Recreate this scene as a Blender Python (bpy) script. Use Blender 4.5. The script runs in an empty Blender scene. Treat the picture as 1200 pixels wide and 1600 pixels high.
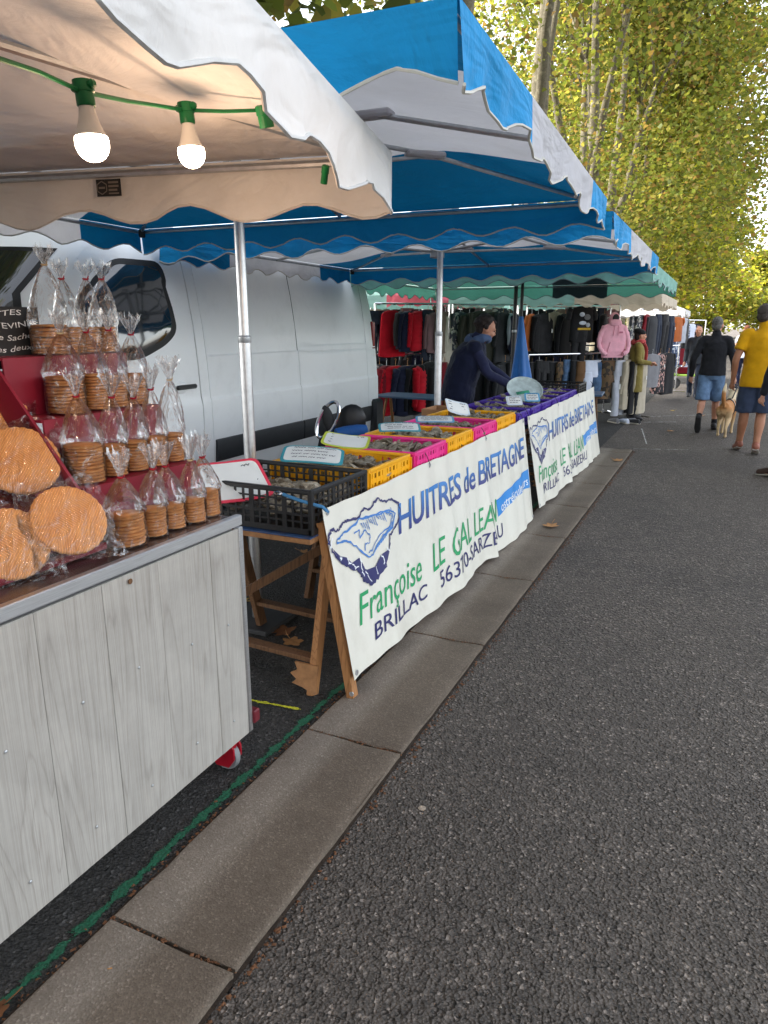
import bpy, bmesh, math, random
import numpy as np
from mathutils import Vector, Matrix
SC = bpy.context.scene
COL = SC.collection
rnd = random.Random(7)
R = math.radians

# ------------------------------------------------------------------ camera, sky, sun, exposure
FPX, HORIZON, VANISH, EYE = 1110.0, 510.0, 1135.0, 1.6      # photograph 1200 x 1600
PITCH = math.atan((800 - HORIZON) / FPX)
YAW = math.atan((VANISH - 600) * math.cos(PITCH) / FPX)
cam = bpy.data.cameras.new('camera'); cam.sensor_width = 36; cam.sensor_fit = 'HORIZONTAL'
cam.lens = 36 * FPX / 1200; cam.clip_start = 0.05; cam.clip_end = 2000
camo = bpy.data.objects.new('camera', cam); COL.objects.link(camo)
camo.location = (0, 0, EYE); camo.rotation_euler = (math.pi / 2 - PITCH, 0, YAW)
SC.camera = camo
SUN_EL, SUN_AZ = R(42), R(-112)          # azimuth measured from +Y towards +X
W = bpy.data.worlds.new('World'); SC.world = W; W.use_nodes = True
wn = W.node_tree.nodes; wl = W.node_tree.links
sky = wn.new('ShaderNodeTexSky'); sky.sky_type = 'NISHITA'; sky.sun_disc = False
sky.sun_elevation = SUN_EL; sky.sun_rotation = SUN_AZ
sky.air_density = 1.0; sky.dust_density = 1.2; sky.ozone_density = 1.0
hs = wn.new('ShaderNodeHueSaturation'); hs.inputs['Saturation'].default_value = .30     # thin veil of high cloud
wl.new(sky.outputs[0], hs.inputs['Color']); wl.new(hs.outputs[0], wn['Background'].inputs[0]); wn['Background'].inputs[1].default_value = 0.15
sun = bpy.data.lights.new('sun', 'SUN'); sun.energy = 3.4; sun.angle = R(6); sun.color = (1, .95, .86)
suno = bpy.data.objects.new('sun', sun); COL.objects.link(suno)
sd = Vector((math.sin(SUN_AZ) * math.cos(SUN_EL), math.cos(SUN_AZ) * math.cos(SUN_EL), math.sin(SUN_EL)))
suno.rotation_euler = sd.to_track_quat('Z', 'Y').to_euler()
SC.view_settings.view_transform = 'Standard'; SC.view_settings.look = 'None'
SC.view_settings.exposure = 2.1; SC.view_settings.gamma = 1
SC.cycles.use_denoising = True
SC.cycles.max_bounces = 10; SC.cycles.transparent_max_bounces = 40
SC.cycles.diffuse_bounces = 5; SC.cycles.glossy_bounces = 4; SC.cycles.transmission_bounces = 6
SC.cycles.sample_clamp_indirect = 6; SC.cycles.caustics_reflective = False; SC.cycles.caustics_refractive = False

# ------------------------------------------------------------------ survey: picture measurements to metres
_h = np.array([-math.sin(YAW), math.cos(YAW), 0]); _r = np.array([math.cos(YAW), math.sin(YAW), 0])
_d = _h * math.cos(PITCH) + np.array([0, 0, -math.sin(PITCH)]); _u = np.cross(_r, _d)
def spot(x, y, depth):
    "world point that was measured at picture (x, y), depth metres away"
    v = _d * FPX + _r * (x - 600) + _u * (800 - y)
    return Vector(np.array([0, 0, EYE]) + v * depth / FPX)

# ------------------------------------------------------------------ objects
ORG = {}
def put(o, label=None, cat=None, group=None, kind=None):
    if label: o['label'] = label
    if cat: o['category'] = cat
    if group: o['group'] = group
    if kind: o['kind'] = kind
    return o
def thing(name, loc, label, cat, group=None, rz=0.0, local=False):
    o = bpy.data.objects.new(name, None); COL.objects.link(o); o.empty_display_size = .1
    o.location = loc; o.rotation_euler = (0, 0, rz)
    ORG[o.name] = Vector((0, 0, 0)) if (rz or local) else Vector(loc)      # parts in world or in local metres
    return put(o, label, cat, group)
def link(name, me, mat=None, parent=None):
    o = bpy.data.objects.new(name, me); COL.objects.link(o)
    if mat is not None:
        if len(me.materials) == 0: me.materials.append(mat)
        elif me.materials[0] != mat:
            o.material_slots[0].link = 'OBJECT'; o.material_slots[0].material = mat
    if parent is not None: o.parent = parent
    return o
def copy_tree(o, parent=None):
    c = o.copy(); COL.objects.link(c); c.parent = parent
    for ch in list(o.children): copy_tree(ch, c)
    return c

class MB:
    "collects shapes, then links them as one mesh object"
    def __init__(s): s.v = []; s.f = []; s.uv = None
    def add(s, vs, fs):
        b = len(s.v); s.v += [tuple(p) for p in vs]; s.f += [tuple(i + b for i in f) for f in fs]; return s
    def box(s, c, d, rot=None, bev=0.0):
        x, y, z = d[0] / 2, d[1] / 2, d[2] / 2; b = min(bev, x * .9, y * .9, z * .9)
        if b <= 0:
            vs = [(i, j, k) for i in (-x, x) for j in (-y, y) for k in (-z, z)]
            fs = [(0, 1, 3, 2), (4, 6, 7, 5), (0, 4, 5, 1), (2, 3, 7, 6), (0, 2, 6, 4), (1, 5, 7, 3)]
        else:
            vs = []; idx = {}
            for i in (-1, 1):
                for j in (-1, 1):
                    for k in (-1, 1):
                        for a in range(3):
                            p = [i * (x - b), j * (y - b), k * (z - b)]; p[a] += (i, j, k)[a] * b
                            idx[i, j, k, a] = len(vs); vs.append(tuple(p))
            fs = []
            for a in range(3):
                o = [q for q in range(3) if q != a]
                for sg in (-1, 1):
                    L = []
                    for (m, n) in ((-1, -1), (1, -1), (1, 1), (-1, 1)):
                        t = [0, 0, 0]; t[a] = sg; t[o[0]] = m; t[o[1]] = n; L.append(idx[t[0], t[1], t[2], a])
                    fs.append(L if (sg > 0) ^ (a == 1) else L[::-1])
            for a in range(3):
                o = [q for q in range(3) if q != a]
                for m in (-1, 1):
                    for n in (-1, 1):
                        L = []
                        for (q, sg) in ((o[0], -1), (o[0], 1), (o[1], 1), (o[1], -1)):
                            t = [0, 0, 0]; t[a] = sg; t[o[0]] = m; t[o[1]] = n; L.append(idx[t[0], t[1], t[2], q])
                        fs.append(L)
            for i in (-1, 1):
                for j in (-1, 1):
                    for k in (-1, 1): fs.append([idx[i, j, k, a] for a in range(3)])
        M_ = rot.to_matrix() if hasattr(rot, 'to_matrix') else rot
        c = Vector(c)
        vs = [(M_ @ Vector(p) if M_ is not None else Vector(p)) + c for p in vs]
        return s.add(vs, fs)
    def bar(s, a, b, w, h=None, up=(0, 0, 1), bev=0.0):
        a = Vector(a); b = Vector(b); d = b - a; L = d.length; z = d / L
        x = Vector(up).cross(z)
        if x.length < 1e-4: x = Vector((1, 0, 0)).cross(z)
        x.normalize(); y = z.cross(x)
        return s.box((a + b) / 2, (w, h or w, L), Matrix((x, y, z)).transposed(), bev)
    def rings(s, rs, cap=True, closed=True):
        n = len(rs[0]); b = len(s.v)
        for r in rs: s.v += [tuple(p) for p in r]
        for i in range(len(rs) - 1):
            for j in range(n if closed else n - 1):
                k = (j + 1) % n
                s.f.append((b + i * n + j, b + i * n + k, b + (i + 1) * n + k, b + (i + 1) * n + j))
        if cap and closed:
            s.f.append(tuple(b + j for j in range(n))[::-1]); s.f.append(tuple(b + (len(rs) - 1) * n + j for j in range(n)))
        return s
    def tube(s, pts, r, n=8, cap=True, flat=1.0):
        pts = [Vector(p) for p in pts]; rs = []; x = None
        for i, p in enumerate(pts):
            t = (pts[min(i + 1, len(pts) - 1)] - pts[max(i - 1, 0)])
            t = t.normalized() if t.length > 1e-9 else Vector((0, 0, 1))
            if x is None: x = t.orthogonal().normalized()
            else:
                x = x - t * x.dot(t); x = x.normalized() if x.length > 1e-6 else t.orthogonal().normalized()
            y = t.cross(x); q = r[i] if isinstance(r, (list, tuple)) else r
            rs.append([p + (x * math.cos(2 * math.pi * k / n) + y * math.sin(2 * math.pi * k / n) * flat) * q for k in range(n)])
        return s.rings(rs, cap)
    def lathe(s, prof, c=(0, 0, 0), n=20, rot=None, cap=True):
        c = Vector(c); M_ = rot.to_matrix() if rot is not None else None; rs = []
        for (q, z) in prof:
            r = [Vector((q * math.cos(2 * math.pi * k / n), q * math.sin(2 * math.pi * k / n), z)) for k in range(n)]
            rs.append([(M_ @ p if M_ is not None else p) + c for p in r])
        return s.rings(rs, cap)
    def ell(s, c, rad, rot=None, n=14, m=9):
        pr_ = [(max(math.sin(math.pi * i / m), 1e-3), -math.cos(math.pi * i / m)) for i in range(m + 1)]
        M_ = rot.to_matrix() if rot is not None else None; c = Vector(c); rs = []
        for (q, z) in pr_:
            r = [Vector((q * math.cos(2 * math.pi * k / n) * rad[0], q * math.sin(2 * math.pi * k / n) * rad[1], z * rad[2])) for k in range(n)]
            rs.append([(M_ @ p if M_ is not None else p) + c for p in r])
        return s.rings(rs)
    def grid(s, fn, nu, nv):
        b = len(s.v)
        for i in range(nu + 1):
            for j in range(nv + 1): s.v.append(tuple(fn(i / nu, j / nv)))
        for i in range(nu):
            for j in range(nv):
                a = b + i * (nv + 1) + j; s.f.append((a, a + nv + 1, a + nv + 2, a + 1))
        return s
    def loft(s, secs, n=14):
        "secs: (centre, rx, ry, axis-x, axis-y) rings"
        rs = []
        for (c, a, b_, ax, ay) in secs:
            c = Vector(c); ax = Vector(ax); ay = Vector(ay)
            rs.append([c + ax * math.cos(2 * math.pi * k / n) * a + ay * math.sin(2 * math.pi * k / n) * b_ for k in range(n)])
        return s.rings(rs)
    def mesh(s, name, off=None, smooth=True, angle=40):
        vs = s.v if off is None else [(p[0] - off[0], p[1] - off[1], p[2] - off[2]) for p in s.v]
        me = bpy.data.meshes.new(name); me.from_pydata(vs, [], s.f); me.update()
        if s.uv:
            l = me.uv_layers.new(name='UVMap'); vi = np.zeros(len(me.loops), dtype=np.int32); me.loops.foreach_get('vertex_index', vi)
            l.data.foreach_set('uv', np.array(s.uv, dtype=np.float32)[vi].ravel())
        if smooth:
            me.polygons.foreach_set('use_smooth', [True] * len(me.polygons))
            if angle < 180: me.set_sharp_from_angle(angle=R(angle))
        return me
    def build(s, name, mat=None, parent=None, smooth=True, angle=40):
        off = None
        if parent is not None and parent.name in ORG: off = ORG[parent.name]
        o = link(name, s.mesh(name, off, smooth, angle), mat, parent)
        if off is not None: ORG[o.name] = off
        return o
def fix_normals(o):
    bm = bmesh.new(); bm.from_mesh(o.data); bmesh.ops.recalc_face_normals(bm, faces=bm.faces); bm.to_mesh(o.data); bm.free(); return o
def eul(x=0, y=0, z=0):
    from mathutils import Euler
    return Euler((R(x), R(y), R(z)))
def proj(p):
    v = np.array(p, float) - (0, 0, EYE); d = v @ _d; return 600 + FPX * (v @ _r) / d, 800 - FPX * (v @ _u) / d
def hash2(*a):
    v = math.sin(sum(q * k for q, k in zip(a, (12.9898, 78.233, 37.719, 93.17)))) * 43758.5453
    return v - math.floor(v)

# ------------------------------------------------------------------ materials
MATS = {}
def srgb(r, g, b):
    f = lambda c: (c / 255 / 12.92) if c / 255 <= .04045 else ((c / 255 + .055) / 1.055) ** 2.4
    return (f(r), f(g), f(b), 1)
def _new(name):
    m = bpy.data.materials.new(name); m.use_nodes = True; nt = m.node_tree; return m, nt, nt.nodes['Principled BSDF'], nt.nodes['Material Output']
def tex(nt, kind, scale, coord='Object', detail=4, rough=.55, stretch=None, **kw):
    tc = nt.nodes.new('ShaderNodeTexCoord'); n = nt.nodes.new('ShaderNodeTex' + kind)
    src = tc.outputs[coord]
    if stretch:
        mp = nt.nodes.new('ShaderNodeMapping'); mp.inputs['Scale'].default_value = stretch; nt.links.new(src, mp.inputs[0]); src = mp.outputs[0]
    nt.links.new(src, n.inputs['Vector']); n.inputs['Scale'].default_value = scale
    if kind == 'Noise': n.inputs['Detail'].default_value = detail; n.inputs['Roughness'].default_value = rough
    return n
def ramp(nt, src, stops, interp='LINEAR'):
    r = nt.nodes.new('ShaderNodeValToRGB'); r.color_ramp.interpolation = interp
    e = r.color_ramp.elements
    while len(e) < len(stops): e.new(.5)
    for q, (p, c) in zip(e, stops): q.position = p; q.color = c if len(c) == 4 else (*c, 1)
    nt.links.new(src, r.inputs[0]); return r
def mix(nt, fac, a, b, mode='MIX'):
    m = nt.nodes.new('ShaderNodeMix'); m.data_type = 'RGBA'; m.blend_type = mode
    for sock, v in ((m.inputs[0], fac), (m.inputs[6], a), (m.inputs[7], b)):
        if hasattr(v, 'node'): nt.links.new(v, sock)
        else: sock.default_value = v
    return m.outputs[2]
def bump(nt, p, src, strength, dist=.01):
    b = nt.nodes.new('ShaderNodeBump'); b.inputs['Strength'].default_value = strength; b.inputs['Distance'].default_value = dist
    nt.links.new(src, b.inputs['Height']); prev = p.inputs['Normal']
    if prev.is_linked: nt.links.new(prev.links[0].from_socket, b.inputs['Normal'])
    nt.links.new(b.outputs[0], p.inputs['Normal']); return b
def mul(c, k): return (min(c[0] * k, 1), min(c[1] * k, 1), min(c[2] * k, 1), 1)
def M(name, col=None, rough=.6, var=.18, scale=6, bmp=.0, bscale=40, metal=0, spec=.4, coat=0, trans=0, stretch=None, coord='Object', sheen=0, dirt=None):
    if name in MATS: return MATS[name]
    m, nt, p, out = _new(name)
    n = tex(nt, 'Noise', scale, coord, 5, .6, stretch)
    r = ramp(nt, n.outputs[0], [(.3, mul(col, 1 - var)), (.7, mul(col, 1 + var))])
    c = r.outputs[0]
    if dirt:
        n2 = tex(nt, 'Noise', dirt[1], coord, 6, .7); r2 = ramp(nt, n2.outputs[0], [(.5, (0, 0, 0, 1)), (.75, (1, 1, 1, 1))])
        sc = nt.nodes.new('ShaderNodeMath'); sc.operation = 'MULTIPLY'; sc.inputs[1].default_value = dirt[2]; nt.links.new(r2.outputs[0], sc.inputs[0])
        c = mix(nt, sc.outputs[0], c, dirt[0])
    nt.links.new(c, p.inputs['Base Color'])
    p.inputs['Roughness'].default_value = rough; p.inputs['Metallic'].default_value = metal
    p.inputs['Specular IOR Level'].default_value = spec; p.inputs['Coat Weight'].default_value = coat; p.inputs['Coat Roughness'].default_value = .08
    if sheen: p.inputs['Sheen Weight'].default_value = sheen
    if bmp:
        b = tex(nt, 'Noise', bscale, coord, 5, .6, stretch); bump(nt, p, b.outputs[0], bmp, .01)
    if trans:
        t = nt.nodes.new('ShaderNodeBsdfTranslucent'); nt.links.new(c, t.inputs[0])
        x = nt.nodes.new('ShaderNodeMixShader'); x.inputs[0].default_value = trans
        nt.links.new(p.outputs[0], x.inputs[1]); nt.links.new(t.outputs[0], x.inputs[2]); nt.links.new(x.outputs[0], out.inputs[0])
    MATS[name] = m; return m

def asphalt(name, dark, light, tint):
    m, nt, p, out = _new(name)
    v = tex(nt, 'Voronoi', 105, 'Object'); v2 = tex(nt, 'Voronoi', 48, 'Object')
    big = tex(nt, 'Noise', .45, 'Object', 8, .62); mid = tex(nt, 'Noise', 9, 'Object', 5, .7)
    sep = nt.nodes.new('ShaderNodeSeparateColor'); nt.links.new(v.outputs['Color'], sep.inputs[0])
    st = ramp(nt, sep.outputs[0], [(0, dark), (.55, mul(light, .75)), (.9, light), (.97, mul(light, 2.3)), (1, mul(light, 3.4))])
    c = mix(nt, .48, st.outputs[0], tint)
    rb = ramp(nt, big.outputs[0], [(.30, (.66, .66, .67, 1)), (.48, (.98, .97, .96, 1)), (.68, (1.24, 1.21, 1.17, 1))]); c = mix(nt, 1, c, rb.outputs[0], 'MULTIPLY')
    rm = ramp(nt, mid.outputs[0], [(.3, (.82, .82, .82, 1)), (.7, (1.12, 1.12, 1.12, 1))]); c = mix(nt, 1, c, rm.outputs[0], 'MULTIPLY')
    nt.links.new(c, p.inputs['Base Color']); p.inputs['Roughness'].default_value = .78; p.inputs['Specular IOR Level'].default_value = .35
    bump(nt, p, v.outputs['Distance'], 1.0, .016); bump(nt, p, v2.outputs['Distance'], .6, .016); bump(nt, p, mid.outputs[0], .3, .02)
    MATS[name] = m; return m
A_ROAD = asphalt('asphalt_road', (.042, .036, .031, 1), (.172, .147, .127, 1), (.108, .093, .080, 1))
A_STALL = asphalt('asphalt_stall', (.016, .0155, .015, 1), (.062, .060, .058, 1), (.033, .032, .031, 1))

def stone_mat():
    m, nt, p, out = _new('kerb_concrete')
    v = tex(nt, 'Voronoi', 190, 'Object'); big = tex(nt, 'Noise', 2.2, 'Object', 6, .65); f = tex(nt, 'Noise', 60, 'Object', 4, .7)
    gi = nt.nodes.new('ShaderNodeNewGeometry'); sx = nt.nodes.new('ShaderNodeSeparateXYZ'); nt.links.new(gi.outputs['Position'], sx.inputs[0])
    sep = nt.nodes.new('ShaderNodeSeparateColor'); nt.links.new(v.outputs['Color'], sep.inputs[0])
    st = ramp(nt, sep.outputs[0], [(0, (.145, .125, .103, 1)), (.6, (.225, .195, .163, 1)), (.93, (.29, .255, .215, 1)), (1, (.46, .41, .36, 1))])
    c = mix(nt, .5, st.outputs[0], (.218, .188, .156, 1))
    # darker tone towards the road side of the stones
    ad = nt.nodes.new('ShaderNodeMath'); ad.operation = 'MULTIPLY_ADD'; ad.inputs[1].default_value = .07; nt.links.new(big.outputs[0], ad.inputs[0]); nt.links.new(sx.outputs[0], ad.inputs[2])
    band = ramp(nt, ad.outputs[0], [(0, (1, 1, 1, 1)), (.02, (1, 1, 1, 1))])
    mr = nt.nodes.new('ShaderNodeMapRange'); mr.inputs[1].default_value = -1.20; mr.inputs[2].default_value = -1.13; nt.links.new(ad.outputs[0], mr.inputs[0])
    c = mix(nt, mr.outputs[0], c, mix(nt, 1, c, (.66, .62, .58, 1), 'MULTIPLY'))
    rb = ramp(nt, big.outputs[0], [(.3, (.75, .74, .73, 1)), (.7, (1.15, 1.14, 1.12, 1))]); c = mix(nt, 1, c, rb.outputs[0], 'MULTIPLY')
    nt.links.new(c, p.inputs['Base Color']); p.inputs['Roughness'].default_value = .85; p.inputs['Specular IOR Level'].default_value = .25
    bump(nt, p, v.outputs['Distance'], .35, .005); bump(nt, p, f.outputs[0], .3, .006)
    return m
K_STONE = stone_mat()

def wood(name, a, b, sx=1, sc=3.0, rough=.6, axis=(1, 1, .09), dist=2.5, bmp=.15, fine=.35):
    m, nt, p, out = _new(name)
    oi = nt.nodes.new('ShaderNodeObjectInfo'); tc = nt.nodes.new('ShaderNodeTexCoord')
    mp = nt.nodes.new('ShaderNodeMapping'); mp.inputs['Scale'].default_value = axis; nt.links.new(tc.outputs['Object'], mp.inputs[0])
    ofs = nt.nodes.new('ShaderNodeVectorMath'); ofs.operation = 'MULTIPLY_ADD'; ofs.inputs[1].default_value = (17, 11, 5)
    cv = nt.nodes.new('ShaderNodeCombineXYZ')
    for i in range(3): nt.links.new(oi.outputs['Random'], cv.inputs[i])
    nt.links.new(cv.outputs[0], ofs.inputs[0]); nt.links.new(mp.outputs[0], ofs.inputs[2])
    n = nt.nodes.new('ShaderNodeTexNoise'); n.inputs['Scale'].default_value = sc; n.inputs['Detail'].default_value = 3; n.inputs['Distortion'].default_value = .6; nt.links.new(ofs.outputs[0], n.inputs['Vector'])
    # contour lines of a slow noise read as cathedral grain
    ml = nt.nodes.new('ShaderNodeMath'); ml.operation = 'MULTIPLY'; ml.inputs[1].default_value = 16; nt.links.new(n.outputs[0], ml.inputs[0])
    sn = nt.nodes.new('ShaderNodeMath'); sn.operation = 'FRACT'; nt.links.new(ml.outputs[0], sn.inputs[0])
    rg = ramp(nt, sn.outputs[0], [(0, (1, 1, 1, 1)), (.12, (.35, .35, .35, 1)), (.5, (0, 0, 0, 1)), (.86, (.1, .1, .1, 1)), (1, (1, 1, 1, 1))])
    mp2 = nt.nodes.new('ShaderNodeMapping'); mp2.inputs['Scale'].default_value = (axis[0] * 90, axis[1] * 90, axis[2] * 40); nt.links.new(ofs.outputs[0], mp2.inputs[0])
    fn = nt.nodes.new('ShaderNodeTexNoise'); fn.inputs['Scale'].default_value = 1; fn.inputs['Detail'].default_value = 4; nt.links.new(mp2.outputs[0], fn.inputs['Vector'])
    av = nt.nodes.new('ShaderNodeMath'); av.operation = 'MULTIPLY_ADD'; av.inputs[1].default_value = 1 - fine; nt.links.new(rg.outputs[0], av.inputs[0])
    sc_ = nt.nodes.new('ShaderNodeMath'); sc_.operation = 'MULTIPLY'; sc_.inputs[1].default_value = fine * 1.3; nt.links.new(fn.outputs[0], sc_.inputs[0]); nt.links.new(sc_.outputs[0], av.inputs[2])
    big = tex(nt, 'Noise', 5, 'Object', 5, .7)
    c = mix(nt, av.outputs[0], a, b); rb = ramp(nt, big.outputs[0], [(.3, (.88, .88, .88, 1)), (.7, (1.08, 1.08, 1.08, 1))]); c = mix(nt, 1, c, rb.outputs[0], 'MULTIPLY')
    nt.links.new(c, p.inputs['Base Color']); p.inputs['Roughness'].default_value = rough; p.inputs['Specular IOR Level'].default_value = .35
    bump(nt, p, av.outputs[0], bmp, -.004); MATS[name] = m; return m
W_GREY = wood('grey_laminate', srgb(190, 187, 180), srgb(140, 135, 128), sc=2.2, axis=(1.9, 1.9, .24), rough=.5, fine=.72)
W_PINE = wood('pine_timber', srgb(176, 126, 80), srgb(120, 80, 46), sc=5, axis=(2, 2, .2), rough=.7)
W_DARK = wood('old_timber', srgb(120, 86, 58), srgb(72, 50, 34), sc=5, axis=(2, 2, .2), rough=.75)

def fabric(name, col, trans=.32, rough=.75, wr=.25, dirt=None, spec=.3, wrsc=3.0):
    if name in MATS: return MATS[name]
    m = M(name, col, rough, .07, 2.2, 0, 40, spec=spec, trans=trans, dirt=dirt)
    nt = m.node_tree; p = nt.nodes['Principled BSDF']
    w = tex(nt, 'Noise', wrsc, 'Object', 6, .55); w.inputs['Distortion'].default_value = .8
    bump(nt, p, w.outputs[0], wr * 1.6, .06); cw = tex(nt, 'Noise', 1.1, 'Object', 3, .5, (1, 1, 3)); cw.inputs['Distortion'].default_value = 2.5; bump(nt, p, cw.outputs[0], .35, .12); wv = tex(nt, 'Noise', 400, 'Object', 2); bump(nt, p, wv.outputs[0], .12, .003)
    return m
F_WHITE = fabric('canvas_white', (.80, .79, .77, 1), .12, dirt=((.45, .42, .36, 1), 1.6, .25))
F_BLUE = fabric('canvas_blue', srgb(16, 146, 208), .10, wr=.4)
F_PALE = fabric('canvas_pale', (.76, .75, .78, 1), .40, dirt=((.5, .48, .46, 1), 1.6, .3))
F_GREEN = fabric('canvas_green', srgb(104, 176, 156), .36)
F_MINT = fabric('canvas_mint', srgb(178, 224, 214), .30)
F_DARK = fabric('canvas_dark', srgb(44, 58, 62), .15)
F_CREAM = fabric('canvas_cream', srgb(232, 218, 196), .32, dirt=((.5, .42, .3, 1), 1.6, .3))
F_PINK = fabric('canvas_pink', srgb(240, 120, 135), .3)
F_TRIM = M('canvas_binding', srgb(205, 202, 192), .7, .1)
F_TRIMG = M('canvas_binding_grey', srgb(120, 128, 132), .7, .1)
ALU = M('aluminium', (.62, .63, .65, 1), .34, .1, 30, .05, 200, metal=1)
STEEL = M('brushed_steel', (.66, .67, .69, 1), .42, .12, 12, .06, 90, metal=1, stretch=(1, 1, 30))
CHROME = M('chrome', (.8, .8, .82, 1), .14, .05, metal=1)
GALV = M('galvanised', (.50, .52, .54, 1), .45, .15, 20, .05, 80, metal=.85)
BLACKP = M('black_plastic', (.012, .012, .013, 1), .42, .2, 20, .05, 60, spec=.5)
DARKP = M('dark_rubber', (.03, .03, .032, 1), .7, .2)
RED = M('red_board', srgb(132, 24, 44), .5, .14, 5, .06, 120)
# ------------------------------------------------------------------ ground
KF, KB = -0.95, -1.37                                   # kerb strip, front and back edge
def sheet(name, x0, x1, y0, y1, z, mat, nx=1, ny=1, wob=0, parent=None):
    mb = MB(); mb.grid(lambda u, v: (x0 + (x1 - x0) * u, y0 + (y1 - y0) * v + 0, z + wob * (hash2(u * 9, v * 7) - .5)), nx, ny)
    mb.uv = [(i / nx, j / ny) for i in range(nx + 1) for j in range(ny + 1)]
    return mb.build(name, mat, parent)
put(sheet('road', -250, 250, -80, 500, 0, A_ROAD), kind='structure')
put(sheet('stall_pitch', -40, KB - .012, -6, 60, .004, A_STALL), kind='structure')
kerb = put(sheet('kerb', KB - .012, KF + .006, -3, 9.86, .0045, M('joint_dirt', (.035, .024, .016, 1), .95, .4, 30, .6, 120)), kind='structure')
ORG[kerb.name] = Vector((0, 0, 0))
y = 1.15 - 1.05 * 4
k = 0
while y < 9.7:
    y1 = min(y + 1.05, 9.84); L = y1 - y - .012; w = KF - KB - .012
    mb = MB()
    nx, ny = 8, 10
    def top(u, v, kk=k, yy=y, L=L, w=w):
        ex = min(u, 1 - u) * w; ey = min(v, 1 - v) * L; r = .012
        dz = -max(0, r - min(ex, ey)) ** 1.3 * 1.6
        dish = -.006 * max(0, 1 - abs(u - .62) / .3)
        ch = -.006 * (hash2(kk, int(v * 10), int(u * 8)) > .9) * (min(ex, ey) < .02)
        xo = .005 * (hash2(kk, v * 31) - .5) * (1 if u > .99 else 0)
        return (KB + .006 + u * w + xo, yy + .006 + v * L + .01 * (u - .5) * (hash2(kk, 3) - .5), .024 + dz + dish + ch)
    us = [0, .012, .03, .2, .35, .5, .62, .75, .9, .97, .988, 1]; vs = [0, .006, .014] + [i / 10 for i in range(1, 10)] + [.986, .994, 1]
    b = len(mb.v)
    for u in us:
        for v in vs: mb.v.append(top(u, v))
    n = len(vs)
    for i in range(len(us) - 1):
        for j in range(n - 1): a = i * n + j; mb.f.append((a, a + n, a + n + 1, a + 1))
    rim = [i * n for i in range(len(us))] + [(len(us) - 1) * n + j for j in range(1, n)] + [i * n + n - 1 for i in range(len(us) - 2, -1, -1)] + [j for j in range(n - 2, 0, -1)]
    base = len(mb.v)
    for r_ in rim: p = mb.v[r_]; mb.v.append((p[0], p[1], -.02))
    for i in range(len(rim)): j = (i + 1) % len(rim); mb.f.append((rim[j], rim[i], base + i, base + j))
    mb.build('kerb_stone', K_STONE, kerb, angle=60)
    y += 1.05; k += 1

def paint_mat(name, col, under, wear, rough=.7, sc=14, edge=True):
    m, nt, p, out = _new(name)
    n = tex(nt, 'Noise', sc, 'Object', 8, .75); v = tex(nt, 'Voronoi', 110, 'Object')
    tc = nt.nodes.new('ShaderNodeTexCoord'); sx = nt.nodes.new('ShaderNodeSeparateXYZ'); nt.links.new(tc.outputs['UV'], sx.inputs[0])
    d = nt.nodes.new('ShaderNodeMath'); d.operation = 'SUBTRACT'; d.inputs[1].default_value = .5; nt.links.new(sx.outputs[0], d.inputs[0])
    ab = nt.nodes.new('ShaderNodeMath'); ab.operation = 'ABSOLUTE'; nt.links.new(d.outputs[0], ab.inputs[0])
    su = nt.nodes.new('ShaderNodeMath'); su.operation = 'MULTIPLY_ADD'; su.inputs[1].default_value = -.7 if edge else 0; nt.links.new(ab.outputs[0], su.inputs[0]); nt.links.new(n.outputs[0], su.inputs[2])
    f = ramp(nt, su.outputs[0], [(wear, (0, 0, 0, 1)), (wear + .07, (1, 1, 1, 1))])
    tr = nt.nodes.new('ShaderNodeBsdfTransparent'); x = nt.nodes.new('ShaderNodeMixShader')
    cn = ramp(nt, v.outputs['Distance'], [(0, mul(col, .7)), (.6, mul(col, 1.15))])
    nt.links.new(cn.outputs[0], p.inputs['Base Color']); p.inputs['Roughness'].default_value = rough
    bump(nt, p, v.outputs['Distance'], .6, .008)
    nt.links.new(f.outputs[0], x.inputs[0]); nt.links.new(tr.outputs[0], x.inputs[1]); nt.links.new(p.outputs[0], x.inputs[2]); nt.links.new(x.outputs[0], out.inputs[0])
    MATS[name] = m; return m
GREENP = paint_mat('green_line_paint', srgb(18, 88, 62), None, .335)
YELP = paint_mat('yellow_chalk', srgb(190, 190, 40), None, .34)
WHITEP = paint_mat('worn_white_paint', srgb(190, 190, 185), None, .40, sc=9)
put(sheet('green_ground_line', KB - .085, KB - .014, .55, 9.9, .0085, GREENP, 4, 60), 'worn green painted line on the asphalt along the back of the kerb', 'painted line')
ym = sheet('yellow_ground_mark', -.02, .02, 0, .30, 0, YELP, 2, 10); ym.location = (-1.78, 2.30, .0085); ym.rotation_euler = (0, 0, R(-84))
put(ym, 'short yellow chalk mark on the dark asphalt beside the red castor', 'painted mark')
for i, (x, yy, w, l, rz, lab) in enumerate([(-.95, 11.3, .06, 1.6, 8, 'worn white line on the asphalt just past the kerb end'), (-.35, 14.4, .07, 2.2, -52, 'long diagonal worn white line on the road ahead of the dog'),
        (-1.0, 13.0, .09, .9, -60, 'short pale paint bar beside the trousers rack'), (-.62, 10.1, .06, .7, -72, 'faint white cross mark near the end of the kerb'), (.25, 13.4, .05, .5, -70, 'small white dash beyond the dog')]):
    o = sheet('road_marking', -w / 2, w / 2, -l / 2, l / 2, 0, WHITEP, 2, 10); o.location = (x, yy, .009); o.rotation_euler = (0, 0, R(rz))
    put(o, lab, 'road marking', 'worn white marks on the road')

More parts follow.
